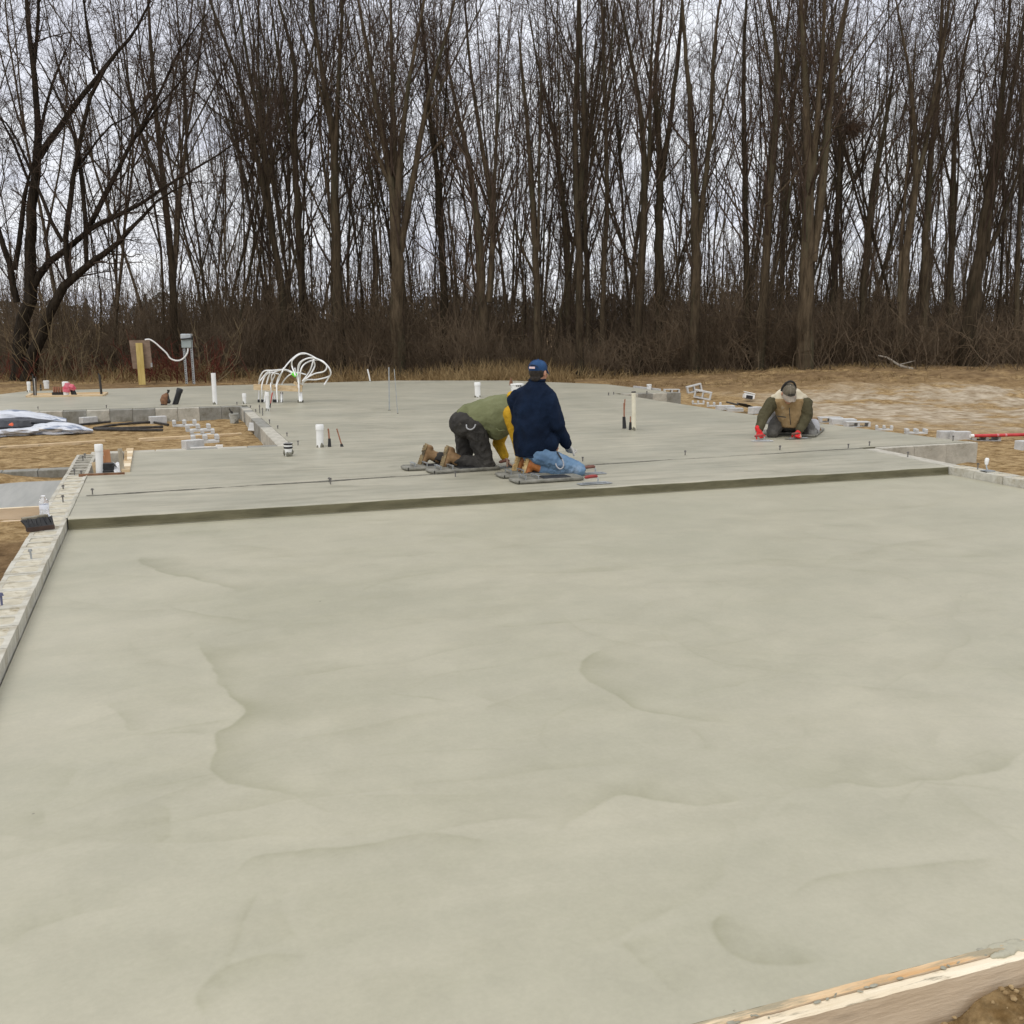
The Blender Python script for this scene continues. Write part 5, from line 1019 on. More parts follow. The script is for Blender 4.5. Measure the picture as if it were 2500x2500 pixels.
# concrete blocks lying about --------------------------------------------
def open_block(seed=0):
    b = MB(); b.box((0, 0, .024), (.39, .16, .048), ch=.006)
    for x in (-.168, 0, .168): b.box((x, 0, .088), (.062, .155, .080), ch=.012)
    return b.mesh('block_body', M_blockw)
def whole_block():
    b = MB(); 
    for z in (.017, .173): b.box((0, 0, z), (.39, .19, .034), ch=.003)
    for x in (-.176, 0, .176): b.box((x, 0, .095), (.036, .186, .122), ch=.002)
    return b.mesh('block_body', M_blockw)
def flat_block():
    return solid_block(.39, .19, .19, M_blockw)
OB, WB, FB_ = open_block(), whole_block(), flat_block()
BL = 'loose pale concrete blocks lying on the dirt'
def block(label, k, x0, x1, y, me, rz=None, tilt=0.0, z=None, roll=0.0, fit=True, hz=1.0):
    p = Gg(k, (x0 + x1) / 2, y) if z is None else Gz(k, (x0 + x1) / 2, y, z); o = link('concrete_block', me); p.z += 0.0
    o.location = (p.x, p.y, p.z + (.19 if me is FB_ else 0) + abs(tilt) * .1 - .01); o.rotation_euler = (roll, tilt, (-YAW if rz is None else rz))
    if fit:
        s = wid(k, abs(x1 - x0), p) / .39; s = max(.75, min(1.35, s)); o.scale = (s, s, s * hz)
    if me is FB_: o.location.z = p.z + .19 * s * hz - .01
    return tag(o, label, 'concrete block', BL)
block('open topped block with three webs, farthest of four in the courtyard', 'B', 160, 365, 972, OB, 0.02); block('open topped block with three webs, second of four from the back', 'B', 280, 492, 1012, OB, 0.05)
block('open topped block with three webs, third of four from the back', 'B', 320, 530, 1056, OB, -.03); block('open topped block with three webs, nearest of four in the courtyard', 'B', 330, 570, 1116, OB, .03)
block('grey block lying flat at the near end of the courtyard row', 'B', 268, 412, 1172, FB_, .5); block('pale half block beside the tarp pile', 'A', 950, 1042, 1266, FB_, .6); block('pale half block in the middle of the courtyard', 'A', 1722, 1826, 1258, FB_, .3)
block('pale broken block against the receding courtyard wall', 'B', 890, 968, 1030, FB_, .9, .4)
a = Gg('B', 316, 1182); e = Gg('B', 592, 1172); b = MB(); b.beam((0, 0, .02), e - a + Vector((0, 0, .02)), .06, .035); t = thing('white_strip', 'white plastic strip lying at the near edge of the courtyard', 'plastic strip', tuple(a)); b.build('strip', M_pvc, t); b = MB(); b.box(((e - a).x * .95, (e - a).y, .035), (.10, .07, .05)); b.build('end_fitting', M_pvc, t)
block('long pale block behind the raised block corner', 'D', 548, 672, 250, WB, hz=0.45); block('pale block tipped on the gravel heap, upper', 'D', 735, 852, 252, WB, tilt=-.25)
block('pale block propped on the gravel heap, lower', 'D', 783, 916, 304, WB, tilt=.18, rz=-.6); block('open block left of the row along the right slab edge', 'D', 776, 862, 345, OB, -.5); block('second open block in the row along the right slab edge', 'D', 888, 1000, 362, OB, -.5)
block('pale block in the row along the right slab edge, third', 'D', 962, 1102, 384, FB_, -.35, hz=0.5); block('pale block in the row along the right slab edge, fourth', 'D', 1046, 1170, 400, FB_, -.35, hz=0.5); block('small pale block left of the tan vested worker', 'D', 1245, 1282, 414, FB_, .4)
block('pale long block beside the tan vested worker, farthest', 'E', 318, 496, 548, WB, -.35, hz=0.5); block('pale block beside the tan vested worker, middle of three', 'E', 412, 600, 568, FB_, -.35, hz=0.55); block('pale block with two square holes beside the tan vested worker', 'E', 526, 710, 584, WB, -.35, hz=0.5)
block('open block right of the two holed block on the slab edge', 'E', 772, 890, 612, OB, -.6); block('open three webbed block farther along the right slab edge', 'E', 1000, 1162, 638, OB, -.45, hz=0.8); block('pale weathered block behind the notch wall', 'E', 1262, 1385, 680, FB_, -.3); block('whiter block behind the notch wall, right neighbour', 'E', 1385, 1472, 684, FB_, -.3)
block('pale long block behind the red pole', 'E', 1506, 1726, 690, WB, -.25, hz=0.4); block('pale block at the right picture edge below the red pole', 'E', 1886, 1990, 762, FB_, .1)
b0 = Gg('D', 1215, 320); t = thing('white_box', 'white box tipped with its dark open mouth towards the camera', 'box', tuple(b0), -.3); b = MB(); s = wid('D', 78, b0)
b.box((0, 0, s * .95 * .5), (s, s * .8, s * .62), M=Matrix.Rotation(.15, 3, 'Y') @ Matrix.Rotation(-.1, 3, 'X'), ch=.03); b.build('shell', M_pvc, t); b = MB(); b.box((-.01, -s * .405, s * .43), (s * .66, .03, s * .36), M=Matrix.Rotation(.15, 3, 'Y')); b.build('dark_mouth', M_black, t); b = MB(); b.box((.02, 0, s * .84), (s * 1.02, s * .85, s * .10), M=Matrix.Rotation(.22, 3, 'Y'), ch=.02); b.build('lid', M_pvc, t)
b0 = Gg('D', 1205, 408); t = thing('shovel_blade', 'dark curved shovel blade lying among pale blocks', 'shovel', tuple(b0), -.3); b = MB(); vs = []
for i in range(7):
    for j in range(5): u = i / 6 - .5; w = (j / 4 - .5) * (1 - .5 * abs(u)); vs.append((u * .42, w * .26, .04 + .12 * (.5 - u) + .25 * w * w))
vs2 = [(x, y, z + .012) for x, y, z in vs]; f1 = [[i * 5 + j, i * 5 + j + 1, (i + 1) * 5 + j + 1, (i + 1) * 5 + j] for i in range(6) for j in range(4)]
b.add(vs, f1); b.add(vs2, f1); b.build('blade', M_iron, t, True); b = MB(); b.tube([(-.2, 0, .16), (-.45, .05, .22)], .018, 8); b.build('socket', M_iron, t, True)
for x0, x1, y, z, lb in ((315, 520, 222, .0, 'white board lying on edge behind the small white bucket'),):
    a = Gz('D', x0, 212, -.05); e = Gz('D', x1, 236, -.05); b = MB(); b.beam((0, 0, 0), e - a, .05, .08); t = thing('white_board', lb, 'board', tuple(a)); b.build('board', M_blockw, t)
a = Gg('E', 1505, 706); e = Gg('E', 1990, 694); z_ = .10; a.z += z_; e.z += z_; t = thing('red_pole', 'long red pole lying on blocks at the right edge of the picture', 'pole', tuple(a)); r = wid('E', 26, a) / 2; d = e - a
b = MB(); b.tube([d * .03, d], r, 12); b.build('shaft', M_red, t, True); b = MB(); b.tube([d * 0, d * .05], r * 1.12, 12); b.build('end_cap', M_pvc, t, True)
for u in (.42, .55): b = MB(); b.tube([d * u, d * (u + .03)], r * 1.03, 12); b.build('worn_patch', mat('worn_pink', (.5, .16, .17), (.6, .3, .3), 9, .6), t, True)
# tarp pile ---------------------------------------------------------------
M_tarpw = mat('silver_tarp', (.50, .53, .58), (.72, .74, .77), 3, .35, .8, 9, stretch=(.5, 1.6, 1.6), spec=.5, c3=(.16, .20, .28), s3=2.4, lo3=.55, hi3=.62, bdist=.03)
M_tarpb = mat('black_tarp', (.012, .013, .016), (.04, .045, .055), 4, .35, .8, 9, spec=.5, bdist=.03)
b0 = Gg('A', 330, 1385); t = thing('tarp_pile', 'crumpled silver and black plastic sheeting piled at the left edge', 'tarp pile', tuple(b0))
def sheet_roll(name, m, x0, x1, yoff, zoff, ry, rz_, seed, amp=.05, a0=0, a1=2 * math.pi):
    V = []; n1, n2 = 46, 30; rr_ = np.random.RandomState(seed)
    for i in range(n1):
        u = i / (n1 - 1); x = x0 + (x1 - x0) * u; tp = (1 - max(0, (u - .72) / .28) ** 1.6 * .75)
        for j in range(n2):
            an = a0 + (a1 - a0) * j / (n2 - 1); nz_ = mnoise.noise(Vector((x * 1.1, an * 1.6, seed))) + .5 * mnoise.noise(Vector((x * 2.6, an * 4.2, seed + 3))) + .8 * abs(mnoise.noise(Vector((x * 4, an * 7, seed + 9)))) - .2
            rr2 = 1 + amp * 5 * nz_; V.append((x, yoff + math.cos(an) * ry * rr2 * tp, zoff + math.sin(an) * rz_ * rr2 * tp - (1 - tp) * .06))
    b = MB(); b.add(V, [[i * n2 + j, i * n2 + j + 1, (i + 1) * n2 + j + 1, (i + 1) * n2 + j] for i in range(n1 - 1) for j in range(n2 - 1)]); return b.build(name, m, t, True)
sheet_roll('silver_sheet', M_tarpw, -2.6, .55, .42, .22, .38, .15, 1, .06); sheet_roll('black_sheet', M_tarpb, -2.6, .62, .14, .17, .30, .115, 5, .05); sheet_roll('white_sheet', M_tarpw, -.75, .98, .02, .07, .24, .10, 9, .08); sheet_roll('black_fold', M_tarpb, -2.6, -.1, .0, .05, .16, .07, 14, .07); sheet_roll('white_hem', M_white, -2.6, .1, -.07, .03, .10, .03, 19, .06)
b = MB(); b.tube([(-.52, -.12, .05), (-.38, -.13, .10), (-.22, -.12, .17), (-.18, -.1, .12)], [.03, .05, .05, .03], 8); b.build('orange_rag', mat('orange_rag', (.65, .10, .04), (.75, .16, .07), 8, .7), t, True)
# dark bars on the courtyard dirt
DB = 'dark bars lying on the courtyard dirt'
for i, (pl, lb) in enumerate((([(735, 1308), (1000, 1282), (1240, 1258)], 'dark bar on the dirt nearest the tarp pile'), ([(1052, 1334), (1240, 1300), (1460, 1276), (1720, 1262), (1890, 1292)], 'dark bent bar running back across the courtyard dirt'), ([(1052, 1338), (1440, 1330), (1830, 1316)], 'straight dark bar in the courtyard, upper of a close pair'), ([(1060, 1346), (1440, 1352), (1830, 1352)], 'straight dark bar in the courtyard, lower of a close pair'))):
    P = [Gg('A', x, y) for x, y in pl]; t = thing('dark_bar', lb, 'bar', tuple(P[0]), 0, DB); b = MB(); b.tube([q - P[0] + Vector((0, 0, .03)) for q in P], .022, 6); b.build('shaft', M_iron, t, True)
# trowel on the right wall
def trowel(label, base, ang, L_=.35, Wd=.11, mh=None, grip='bar', name='trowel', lift=.0, mb=None, group='finishing trowels'):
    t = thing(name, label, 'trowel', tuple(base), ang, group); b = MB(); e = .012; b.prism([(-L_ / 2, -Wd / 2 + e), (-L_ / 2 + e, -Wd / 2), (L_ / 2 - e, -Wd / 2), (L_ / 2, -Wd / 2 + e), (L_ / 2, Wd / 2 - e), (L_ / 2 - e, Wd / 2), (-L_ / 2 + e, Wd / 2), (-L_ / 2, Wd / 2 - e)], .006 + lift, .0095 + lift); b.build('blade', mb or M_steel, t)
    b = MB(); b.box((0, 0, .016 + lift), (L_ * .72, .022, .012), ch=.003); b.tube([(L_ * .10, 0, .018 + lift), (L_ * .115, 0, .05 + lift), (L_ * .06, 0, .072 + lift), (.02, 0, .078 + lift)], .007, 7); b.build('shank', M_steel, t)
    b = MB(); b.tube([(L_ * .08, 0, .076 + lift), (.01, 0, .081 + lift), (-.05, 0, .080 + lift), (-.095, 0, .074 + lift), (-.11, 0, .070 + lift)], [.012, .017, .0185, .017, .010], 10); b.build('grip', mh or M_red, t, True); return t
M_grip = mat('dark_red_grip', (.22, .025, .022), (.34, .06, .05), 9, .5); M_grip2 = mat('brown_grip', (.13, .05, .035), (.22, .10, .07), 9, .6)
trowel('long steel trowel with a dark red handle before the blue jeans', Gz('C', 1615, 1068), .02, .36, .11, M_grip); trowel('steel trowel with a brown handle lying behind the blue jeans', Gz('C', 1600, 990), .0, .30, .11, M_grip2)
b0 = Gz('E', 1642, 935, -.001); t = thing('edging_tool', 'small steel hand edger with a white upright handle on the right wall', 'edging tool', tuple(b0), .1); b = MB(); b.box((0, 0, .008), (.13, .10, .004)); b.box((0, -.052, .0), (.13, .006, .016)); b.build('blade', M_steel, t); b = MB(); b.tube([(0, 0, .01), (.0, .015, .05), (.005, .02, .075)], .008, 7); b.build('shank', M_steel, t, True); b = MB(); b.tube([(.004, .02, .07), (.006, .022, .10), (.01, .022, .13), (.012, .022, .145)], [.016, .022, .024, .014], 10); b.build('grip', M_pvc, t, True)
# board on a post, meter box and hose -----------------------------------
D0 = 31.2; b0 = AD(*Z('A', 1600, 835), D0); b0.z = gz(b0.x, b0.y); t = thing('board_on_post', 'weathered plywood board fixed to a yellow post behind the slab', 'board on post', tuple(b0))
q = lambda k, x, y, dd=0: AD(*Z(k, x, y), D0 + dd) - b0
b = MB(); b.beam((0, 0, -.3), q('A', 1560, 355), .20, .10, up=(0, 1, 0)); b.build('post', M_stakewood, t)
cc = [q('A', x, y, .09) for x, y in ((1449, 326), (1678, 322), (1712, 640), (1492, 645))]; b = MB(); off = Vector((sy_, cy_, 0)) * .03; b.add(cc + [v + off for v in cc], [[0, 1, 2, 3], [7, 6, 5, 4], [0, 4, 5, 1], [1, 5, 6, 2], [2, 6, 7, 3], [3, 7, 4, 0]]); b.build('plywood_panel', M_plyback, t)
b = MB(); b.box(q('A', 1702, 602, .05), (.05, .06, .12)); b.build('bracket', M_steel, t)
D1 = 31.6; b0 = AD(*Z('B', 318, 590), D1); b0.z = gz(b0.x, b0.y); t = thing('meter_box', 'grey meter box on two perforated steel posts behind the slab', 'meter box', tuple(b0)); D0 = D1
for x0, y0, x1, y1 in ((250, 170, 284, 592), (318, 170, 350, 592)):
    a, e = q('B', x0, y0, .02), q('B', x1, y1, .02); e.z = -.3; b = MB(); b.beam(a, e, .075, .05, up=(0, 1, 0)); po = b.build('post', M_steel, t)
    b = MB()
    for s in range(22): v = a.lerp(e, (s + .5) / 25); b.box(v + Vector((-sy_, -cy_, 0)) * .0275, (.022, .006, .03))
    b.build('punched_hole', M_iron, po)
b = MB(); b.box((q('B', 236, 178) + q('B', 334, 258)) / 2 + Vector((0, -.0, 0)), ((q('B', 334, 258) - q('B', 236, 178)).x, .16, abs((q('B', 334, 258) - q('B', 236, 178)).z)), ch=.015, rz=-YAW); b.build('lower_box', M_boxgrey, t)
b = MB(); b.box((q('B', 230, 130) + q('B', 330, 176)) / 2, ((q('B', 330, 176) - q('B', 230, 130)).x, .20, abs((q('B', 330, 176) - q('B', 230, 130)).z)), ch=.02, rz=-YAW); b.build('upper_box', mat('pale_grey_box', (.36, .39, .40), (.46, .49, .50), 5, .45), t)
b = MB(); b.beam(q('B', 232, 180, -.11), q('B', 330, 168, -.11), .02, .04); b.tube([q('B', 330, 150, -.1), q('B', 333, 175, -.1), q('B', 325, 182, -.1)], .02, 6); b.build('strap', M_black, t)
P = [AD(*Z(k, x, y), 31.3 + .3 * i / 11) for i, (k, x, y) in enumerate((('A', 1628, 320), ('A', 1680, 317), ('A', 1740, 352), ('A', 1800, 405), ('A', 1870, 470), ('B', 135, 355), ('B', 195, 374), ('B', 245, 358), ('B', 285, 310), ('B', 294, 262)))]
t = thing('hose', 'white cable hanging in a curve from the plywood board to the meter box', 'cable', tuple(P[0])); b = MB(); b.tube(smooth_poly([v - P[0] for v in P]), .024, 7); b.build('cable', M_pvc, t, True)
# ------------------------------------------------------------------ people
def shape(b, name, m, parent, org, vox=.010, smooth=4, wr=0.0, wrs=(9, 9, 9), seed=0, label=None, mats=None, paint=None):
    """volumes in a MB (site coordinates) -> one continuous skin, wrinkled along its normals"""
    me = b.mesh(name, m); o = bpy.data.objects.new(name + '_raw', me); COL.objects.link(o)
    r = o.modifiers.new('r', 'REMESH'); r.mode = 'VOXEL'; r.voxel_size = vox; r.use_smooth_shade = True
    if smooth: q = o.modifiers.new('s', 'SMOOTH'); q.iterations = smooth; q.factor = .5
    dg = bpy.context.evaluated_depsgraph_get(); dg.update(); me2 = bpy.data.meshes.new_from_object(o.evaluated_get(dg)); bpy.data.objects.remove(o); me2.name = name
    n = len(me2.vertices); co = np.empty(n * 3, np.float32); me2.vertices.foreach_get('co', co); co = co.reshape(-1, 3)
    if wr:
        nr = np.empty(n * 3, np.float32); me2.vertices.foreach_get('normal', nr); nr = nr.reshape(-1, 3)
        d = np.empty(n)
        for i, c in enumerate(co):
            p = Vector((c[0] * wrs[0], c[1] * wrs[1], c[2] * wrs[2] + seed)); a = mnoise.noise(p + 0.6 * mnoise.noise_vector(p * .6)); bb = mnoise.noise(p * 2.3); d[i] = (1 - abs(a) * 2.4) * .8 + bb * .45
        co = co + nr * (d * wr)[:, None]
    me2.materials.clear()
    for mm in (mats or [m]): me2.materials.append(mm)
    if paint is not None:
        pc = np.empty(len(me2.polygons) * 3, np.float32); me2.polygons.foreach_get('center', pc); idx = paint(pc.reshape(-1, 3)).astype(np.int32); me2.polygons.foreach_set('material_index', idx)
    co = co - np.array(org, np.float32); me2.vertices.foreach_set('co', co.astype(np.float32).ravel()); me2.polygons.foreach_set('use_smooth', np.ones(len(me2.polygons), bool)); me2.update()
    return link(name, me2, parent, label)
def cloth(name, c1, c2, sc=5, c3=None, rough=.9, bump=.5, s3=3, lo3=.55, hi3=.66): return mat(name, c1, c2, sc, rough, bump, 26, c3=c3, s3=s3, lo3=lo3, hi3=hi3, spec=.15, bdist=.02)
M_skin = mat('skin', (.42, .20, .125), (.56, .30, .20), 6, .5, spec=.4)
M_skin2 = mat('dusty_skin', (.30, .19, .13), (.44, .30, .22), 9, .7)
M_hair = mat('dark_hair', (.010, .007, .005), (.03, .022, .016), 40, .6, .6, 90)
M_navy = cloth('navy_jacket', (.0028, .0065, .017), (.0075, .017, .041), 3)
M_navy2 = cloth('blue_cap', (.012, .035, .095), (.035, .085, .19), 9)
M_denim = cloth('pale_denim', (.085, .150, .250), (.155, .250, .365), 3.5, (.28, .36, .46), s3=4, lo3=.56, hi3=.72)
M_charcoal = cloth('charcoal_trousers', (.028, .026, .024), (.060, .056, .050), 5, (.16, .15, .13), s3=6, lo3=.60, hi3=.74)
M_olive = cloth('olive_vest', (.13, .14, .066), (.19, .20, .105), 3, (.29, .295, .21), s3=2.2, lo3=.54, hi3=.75)
M_olived = cloth('dark_olive_sweater', (.050, .043, .022), (.090, .080, .045), 4)
M_tan = cloth('tan_vest', (.25, .165, .075), (.36, .255, .135), 3, (.47, .40, .29), s3=2.5)
M_cream_c = cloth('cream_yoke', (.50, .44, .31), (.62, .56, .43), 5)
M_yellow = cloth('yellow_sweatshirt', (.42, .235, .015), (.56, .34, .03), 5)
M_greyp = cloth('grey_trousers', (.066, .062, .055), (.125, .118, .104), 5, (.20, .195, .18), s3=4)
M_palep = cloth('pale_trousers', (.34, .34, .35), (.46, .46, .47), 5)
M_boot = mat('tan_leather_boot', (.15, .085, .035), (.27, .165, .075), 9, .7, .4, 30); M_boot2 = mat('orange_leather_boot', (.34, .11, .025), (.46, .18, .05), 9, .6, .3, 30)
M_sole = mat('worn_boot_sole', (.20, .145, .07), (.34, .26, .14), 16, .85, .8, 40, c3=(.10, .08, .05), s3=14, lo3=.5, hi3=.6); M_sole2 = mat('yellow_boot_sole', (.44, .30, .12), (.58, .43, .21), 14, .8, .7, 40, c3=(.20, .15, .08), s3=16, lo3=.55, hi3=.64)
M_glove = mat('white_work_glove', (.48, .46, .41), (.62, .60, .55), 14, .9, .5, 40); M_redg = mat('red_work_glove', (.55, .015, .015), (.70, .03, .03), 12, .75, .4, 40)
M_capg = cloth('grey_brown_cap', (.10, .085, .06), (.16, .14, .105), 12); M_capb = cloth('pale_cap_brim', (.26, .22, .175), (.36, .31, .25), 12)
def sd(v): return Vector(v)
def hand(b, wrist, palm_dir, side_dir, s=1.0, curl=.9, thumb=1):
    """palm plus four bent fingers and a thumb, appended as volumes to b"""
    pd, s_ = Vector(palm_dir).normalized(), Vector(side_dir).normalized(); s_ = (s_ - pd * s_.dot(pd)).normalized(); nn_ = pd.cross(s_) * thumb
    w = Vector(wrist)
    b.loft([(w - pd * .02, s_ * .028 * s, nn_ * .020 * s), (w + pd * .03 * s, s_ * .036 * s, nn_ * .019 * s), (w + pd * .088 * s, s_ * .042 * s, nn_ * .015 * s), (w + pd * .098 * s, s_ * .036 * s, nn_ * .012 * s)], 12)
    for i, (o, l) in enumerate(((-.031, .90), (-.010, 1.0), (.011, .96), (.031, .76))):
        p = w + pd * .090 * s + s_ * o * s; d = pd.copy(); r = .0095 * s
        for k, seg in enumerate((.042, .026, .022)):
            q = Matrix.Rotation(-curl * (.55 + .35 * k) * thumb, 3, s_); d = (q @ d) if thumb > 0 else (Matrix.Rotation(curl * (.55 + .35 * k), 3, s_) @ d); e = p + d * seg * l * s; b.cap(p, r, e, r * .9, 8); p = e; r *= .92
    p = w + pd * .028 * s - s_ * .032 * s; d = (pd * .75 - s_ * .62 - nn_ * .35).normalized()
    for seg in (.040, .030, .024): e = p + d * seg * s; b.cap(p, .0115 * s, e, .0098 * s, 8); p = e; d = (d + pd * .35 + s_ * .25 - nn_ * .25).normalized()
def head(b, c, fwd_, up_, s=1.0):
    """skull, jaw, nose, ears, brow and mouth as one set of volumes; face along fwd_"""
    f, u = Vector(fwd_).normalized(), Vector(up_).normalized(); u = (u - f * u.dot(f)).normalized(); r = f.cross(u); M = Matrix((r, f, u)).transposed(); c = Vector(c)
    P = lambda x, y, z: c + M @ Vector((x * s, y * s, z * s))
    b.ell(P(0, -.012, .030), (.076 * s, .096 * s, .088 * s), M, 14); b.ell(P(0, .022, -.030), (.062 * s, .070 * s, .078 * s), M, 12); b.ell(P(0, .050, -.085), (.036 * s, .036 * s, .026 * s), M, 10)
    b.loft([(P(0, .088, .022), r * .008 * s, f * .008 * s), (P(0, .100, -.004), r * .012 * s, f * .012 * s), (P(0, .108, -.022), r * .017 * s, f * .013 * s), (P(0, .092, -.032), r * .014 * s, f * .008 * s)], 10)
    for sx in (-1, 1):
        b.ell(P(sx * .077, -.008, -.002), (.012 * s, .020 * s, .032 * s), M, 10); b.ell(P(sx * .034, .078, .024), (.026 * s, .014 * s, .009 * s), M, 8); b.ell(P(sx * .042, .062, -.022), (.024 * s, .022 * s, .022 * s), M, 8); b.ell(P(sx * .03, .075, .006), (.014 * s, .010 * s, .010 * s), M, 8)
    b.ell(P(0, .080, -.055), (.026 * s, .012 * s, .007 * s), M, 8); b.ell(P(0, .078, -.064), (.022 * s, .013 * s, .007 * s), M, 8)
    return P, M
def eyes(P, M, parent, org):
    b = MB(); 
    for sx in (-1, 1): b.ell(P(sx * .031, .082, .004) - Vector(org), (.012, .007, .006), M, 8)
    b.build('eye', M_hair, parent, True)
def cap_hat(name, P, M, parent, org, m, mb, s=1.0, back_gap=False, logo=None):
    f = M @ Vector((0, 1, 0)); u = M @ Vector((0, 0, 1)); r = M @ Vector((1, 0, 0)); b = MB(); rings = []
    for z, k in ((.022, 1.0), (.040, 1.04), (.068, 1.0), (.094, .86), (.112, .62), (.122, .30), (.125, .05)): rings.append((P(0, -.010 + .006 * (1 - k), z), r * .0845 * k * s, f * .105 * k * s))
    b.loft(rings, 24, cap=True); V = [tuple(Vector(v) - Vector(org)) for v in b.v]; b.v = V; cr = b.build('crown', m, parent, True)
    b = MB(); n_ = 13; top, bot = [], []
    for i in range(n_):
        a = math.pi * (.10 + .80 * i / (n_ - 1))
        for j, k in enumerate((.96, 1.25, 1.58)):
            kk = 1 + (k - 1) * math.sin(a) ** .8; v = P(.0845 * math.cos(a) * (1 + (kk - 1) * .35), -.010 + .105 * math.sin(a) * kk, .030 - .10 * (kk - 1) * (.35 + .9 * abs(math.cos(a))) + .004) - Vector(org); top.append(v); bot.append(v - u * .006)
    fs = [[i * 3 + j, i * 3 + j + 1, i * 3 + 4 + j, i * 3 + 3 + j] for i in range(n_ - 1) for j in range(2)]
    b.add(top + bot, fs + [[q + n_ * 3 for q in f_][::-1] for f_ in fs] + [[i * 3 + 2, i * 3 + 5, i * 3 + 5 + n_ * 3, i * 3 + 2 + n_ * 3] for i in range(n_ - 1)]); b.build('brim', mb, parent, True)
    b = MB(); b.ell(P(0, -.010, .127) - Vector(org), (.008, .008, .005), M, 8); b.build('button', mb, parent, True)
    for i in range(6):      # seams between the panels
        a = math.pi * i / 3 + .3; b = MB(); b.tube([P(.0845 * k * math.cos(a), -.010 + .105 * k * math.sin(a), z) - Vector(org) + u * .001 for z, k in ((.036, 1.045), (.068, 1.01), (.094, .87), (.112, .63), (.122, .31))], .0014, 4, False); b.build('seam', mb, parent, True)
def boot(parent, org, toe, heel, ankle, shin, m, ms, wd=.052):
    """a boot standing on its toes: sole face behind, leather in front, shaft into the trouser leg"""
    toe, heel, ankle, shin = map(Vector, (toe, heel, ankle, shin)); ax_ = (heel - toe).normalized(); fwd__ = (ankle - (toe + heel) / 2); fwd__ = (fwd__ - ax_ * fwd__.dot(ax_)).normalized(); sd_ = ax_.cross(fwd__); L_ = (heel - toe).length
    b = MB(); rg_ = []
    for u, w, dp, of in ((0, .6, .030, .03), (.06, .85, .05, .035), (.25, 1.0, .07, .045), (.5, .85, .085, .055), (.72, .85, .10, .065), (.95, .82, .085, .055), (1.0, .62, .06, .045)): rg_.append((toe + ax_ * L_ * u + fwd__ * of, sd_ * wd * w, fwd__ * dp * .55))
    b.loft(rg_, 16); b.cap(toe + ax_ * L_ * .72 + fwd__ * .06, .055, ankle, .058); b.cap(ankle, .058, shin, .066)
    shape(b, 'upper', m, parent, org, .009, 3, .0015, (22, 22, 22))
    b = MB(); rg_ = []
    for u, w in ((-.03, .55), (.02, .85), (.15, 1.04), (.30, 1.10), (.50, .90), (.65, .82), (.80, .90), (.95, .86), (1.01, .55)): rg_.append((toe + ax_ * L_ * u, sd_ * wd * w, 0))
    vs = []
    for c, sv, _ in rg_:
        for k in (-1, 1): vs += [c + sv * k - fwd__ * .004 - Vector(org), c + sv * k + fwd__ * .026 - Vector(org)]
    n_ = len(rg_); fs = []
    for i in range(n_ - 1):
        a, c_ = i * 4, i * 4 + 4; fs += [[a, a + 2, c_ + 2, c_], [a + 1, c_ + 1, c_ + 3, a + 3], [a, c_, c_ + 1, a + 1], [a + 2, a + 3, c_ + 3, c_ + 2]]
    fs += [[0, 1, 3, 2], [n_ * 4 - 4, n_ * 4 - 2, n_ * 4 - 1, n_ * 4 - 3]]; b.add(vs, fs); so = b.build('sole', ms, parent)
    b = MB()
    for i in range(9):
        u = .04 + .105 * i
        if .50 < u < .62: continue
        w = wd * (.78 if u > .6 else .92)
        for k in (-1, 1): b.beam(toe + ax_ * L_ * u - fwd__ * .009 + sd_ * w * .18 * k - Vector(org), toe + ax_ * L_ * (u + .02) - fwd__ * .009 + sd_ * w * .92 * k - Vector(org), .016, .012, up=tuple(fwd__))
    b.build('lug', ms, so)
def knee_board(label, k, a, c_, depth, brackets=True):
    """near-left and near-right bottom corners in a zoomed view; a smeared steel slider with a rolled rim and foot brackets"""
    p0, p1 = Gz(k, *a), Gz(k, *c_); d = p1 - p0; L_ = d.length; ang = math.atan2(d.y, d.x); t = thing('knee_board', label, 'knee board', tuple(p0), ang, 'knee boards under the kneeling workers'); w = depth
    b = MB(); b.box((L_ / 2, w / 2, .021), (L_ - .012, w - .012, .030), ch=.004); b.build('plate', M_conc_smear, t)
    b = MB(); c = [(.02, 0), (L_ - .05, 0), (L_ - .012, .012), (L_, .05), (L_, w - .05), (L_ - .012, w - .012), (L_ - .05, w), (.02, w), (.004, w - .02), (0, w / 2), (.004, .02), (.02, 0)]; b.tube([(x, y, .022) for x, y in c], .019, 8, False); b.build('rolled_rim', M_conc_smear, t, True)
    if brackets:
        for x in (.10, .24):
            b = MB(); b.beam((x, .03, .02), (x, .03, .075), .03, .004, up=(1, 0, 0)); b.beam((x, w - .03, .02), (x, w - .03, .075), .03, .004, up=(1, 0, 0)); b.beam((x, .028, .075), (x, w - .028, .075), .03, .005); b.build('bracket', M_steel, t)
        b = MB(); b.box((L_ * .62, w / 2, .032), (L_ * .42, w * .7, .026), ch=.008); b.build('knee_pad', M_black, t)
    return t
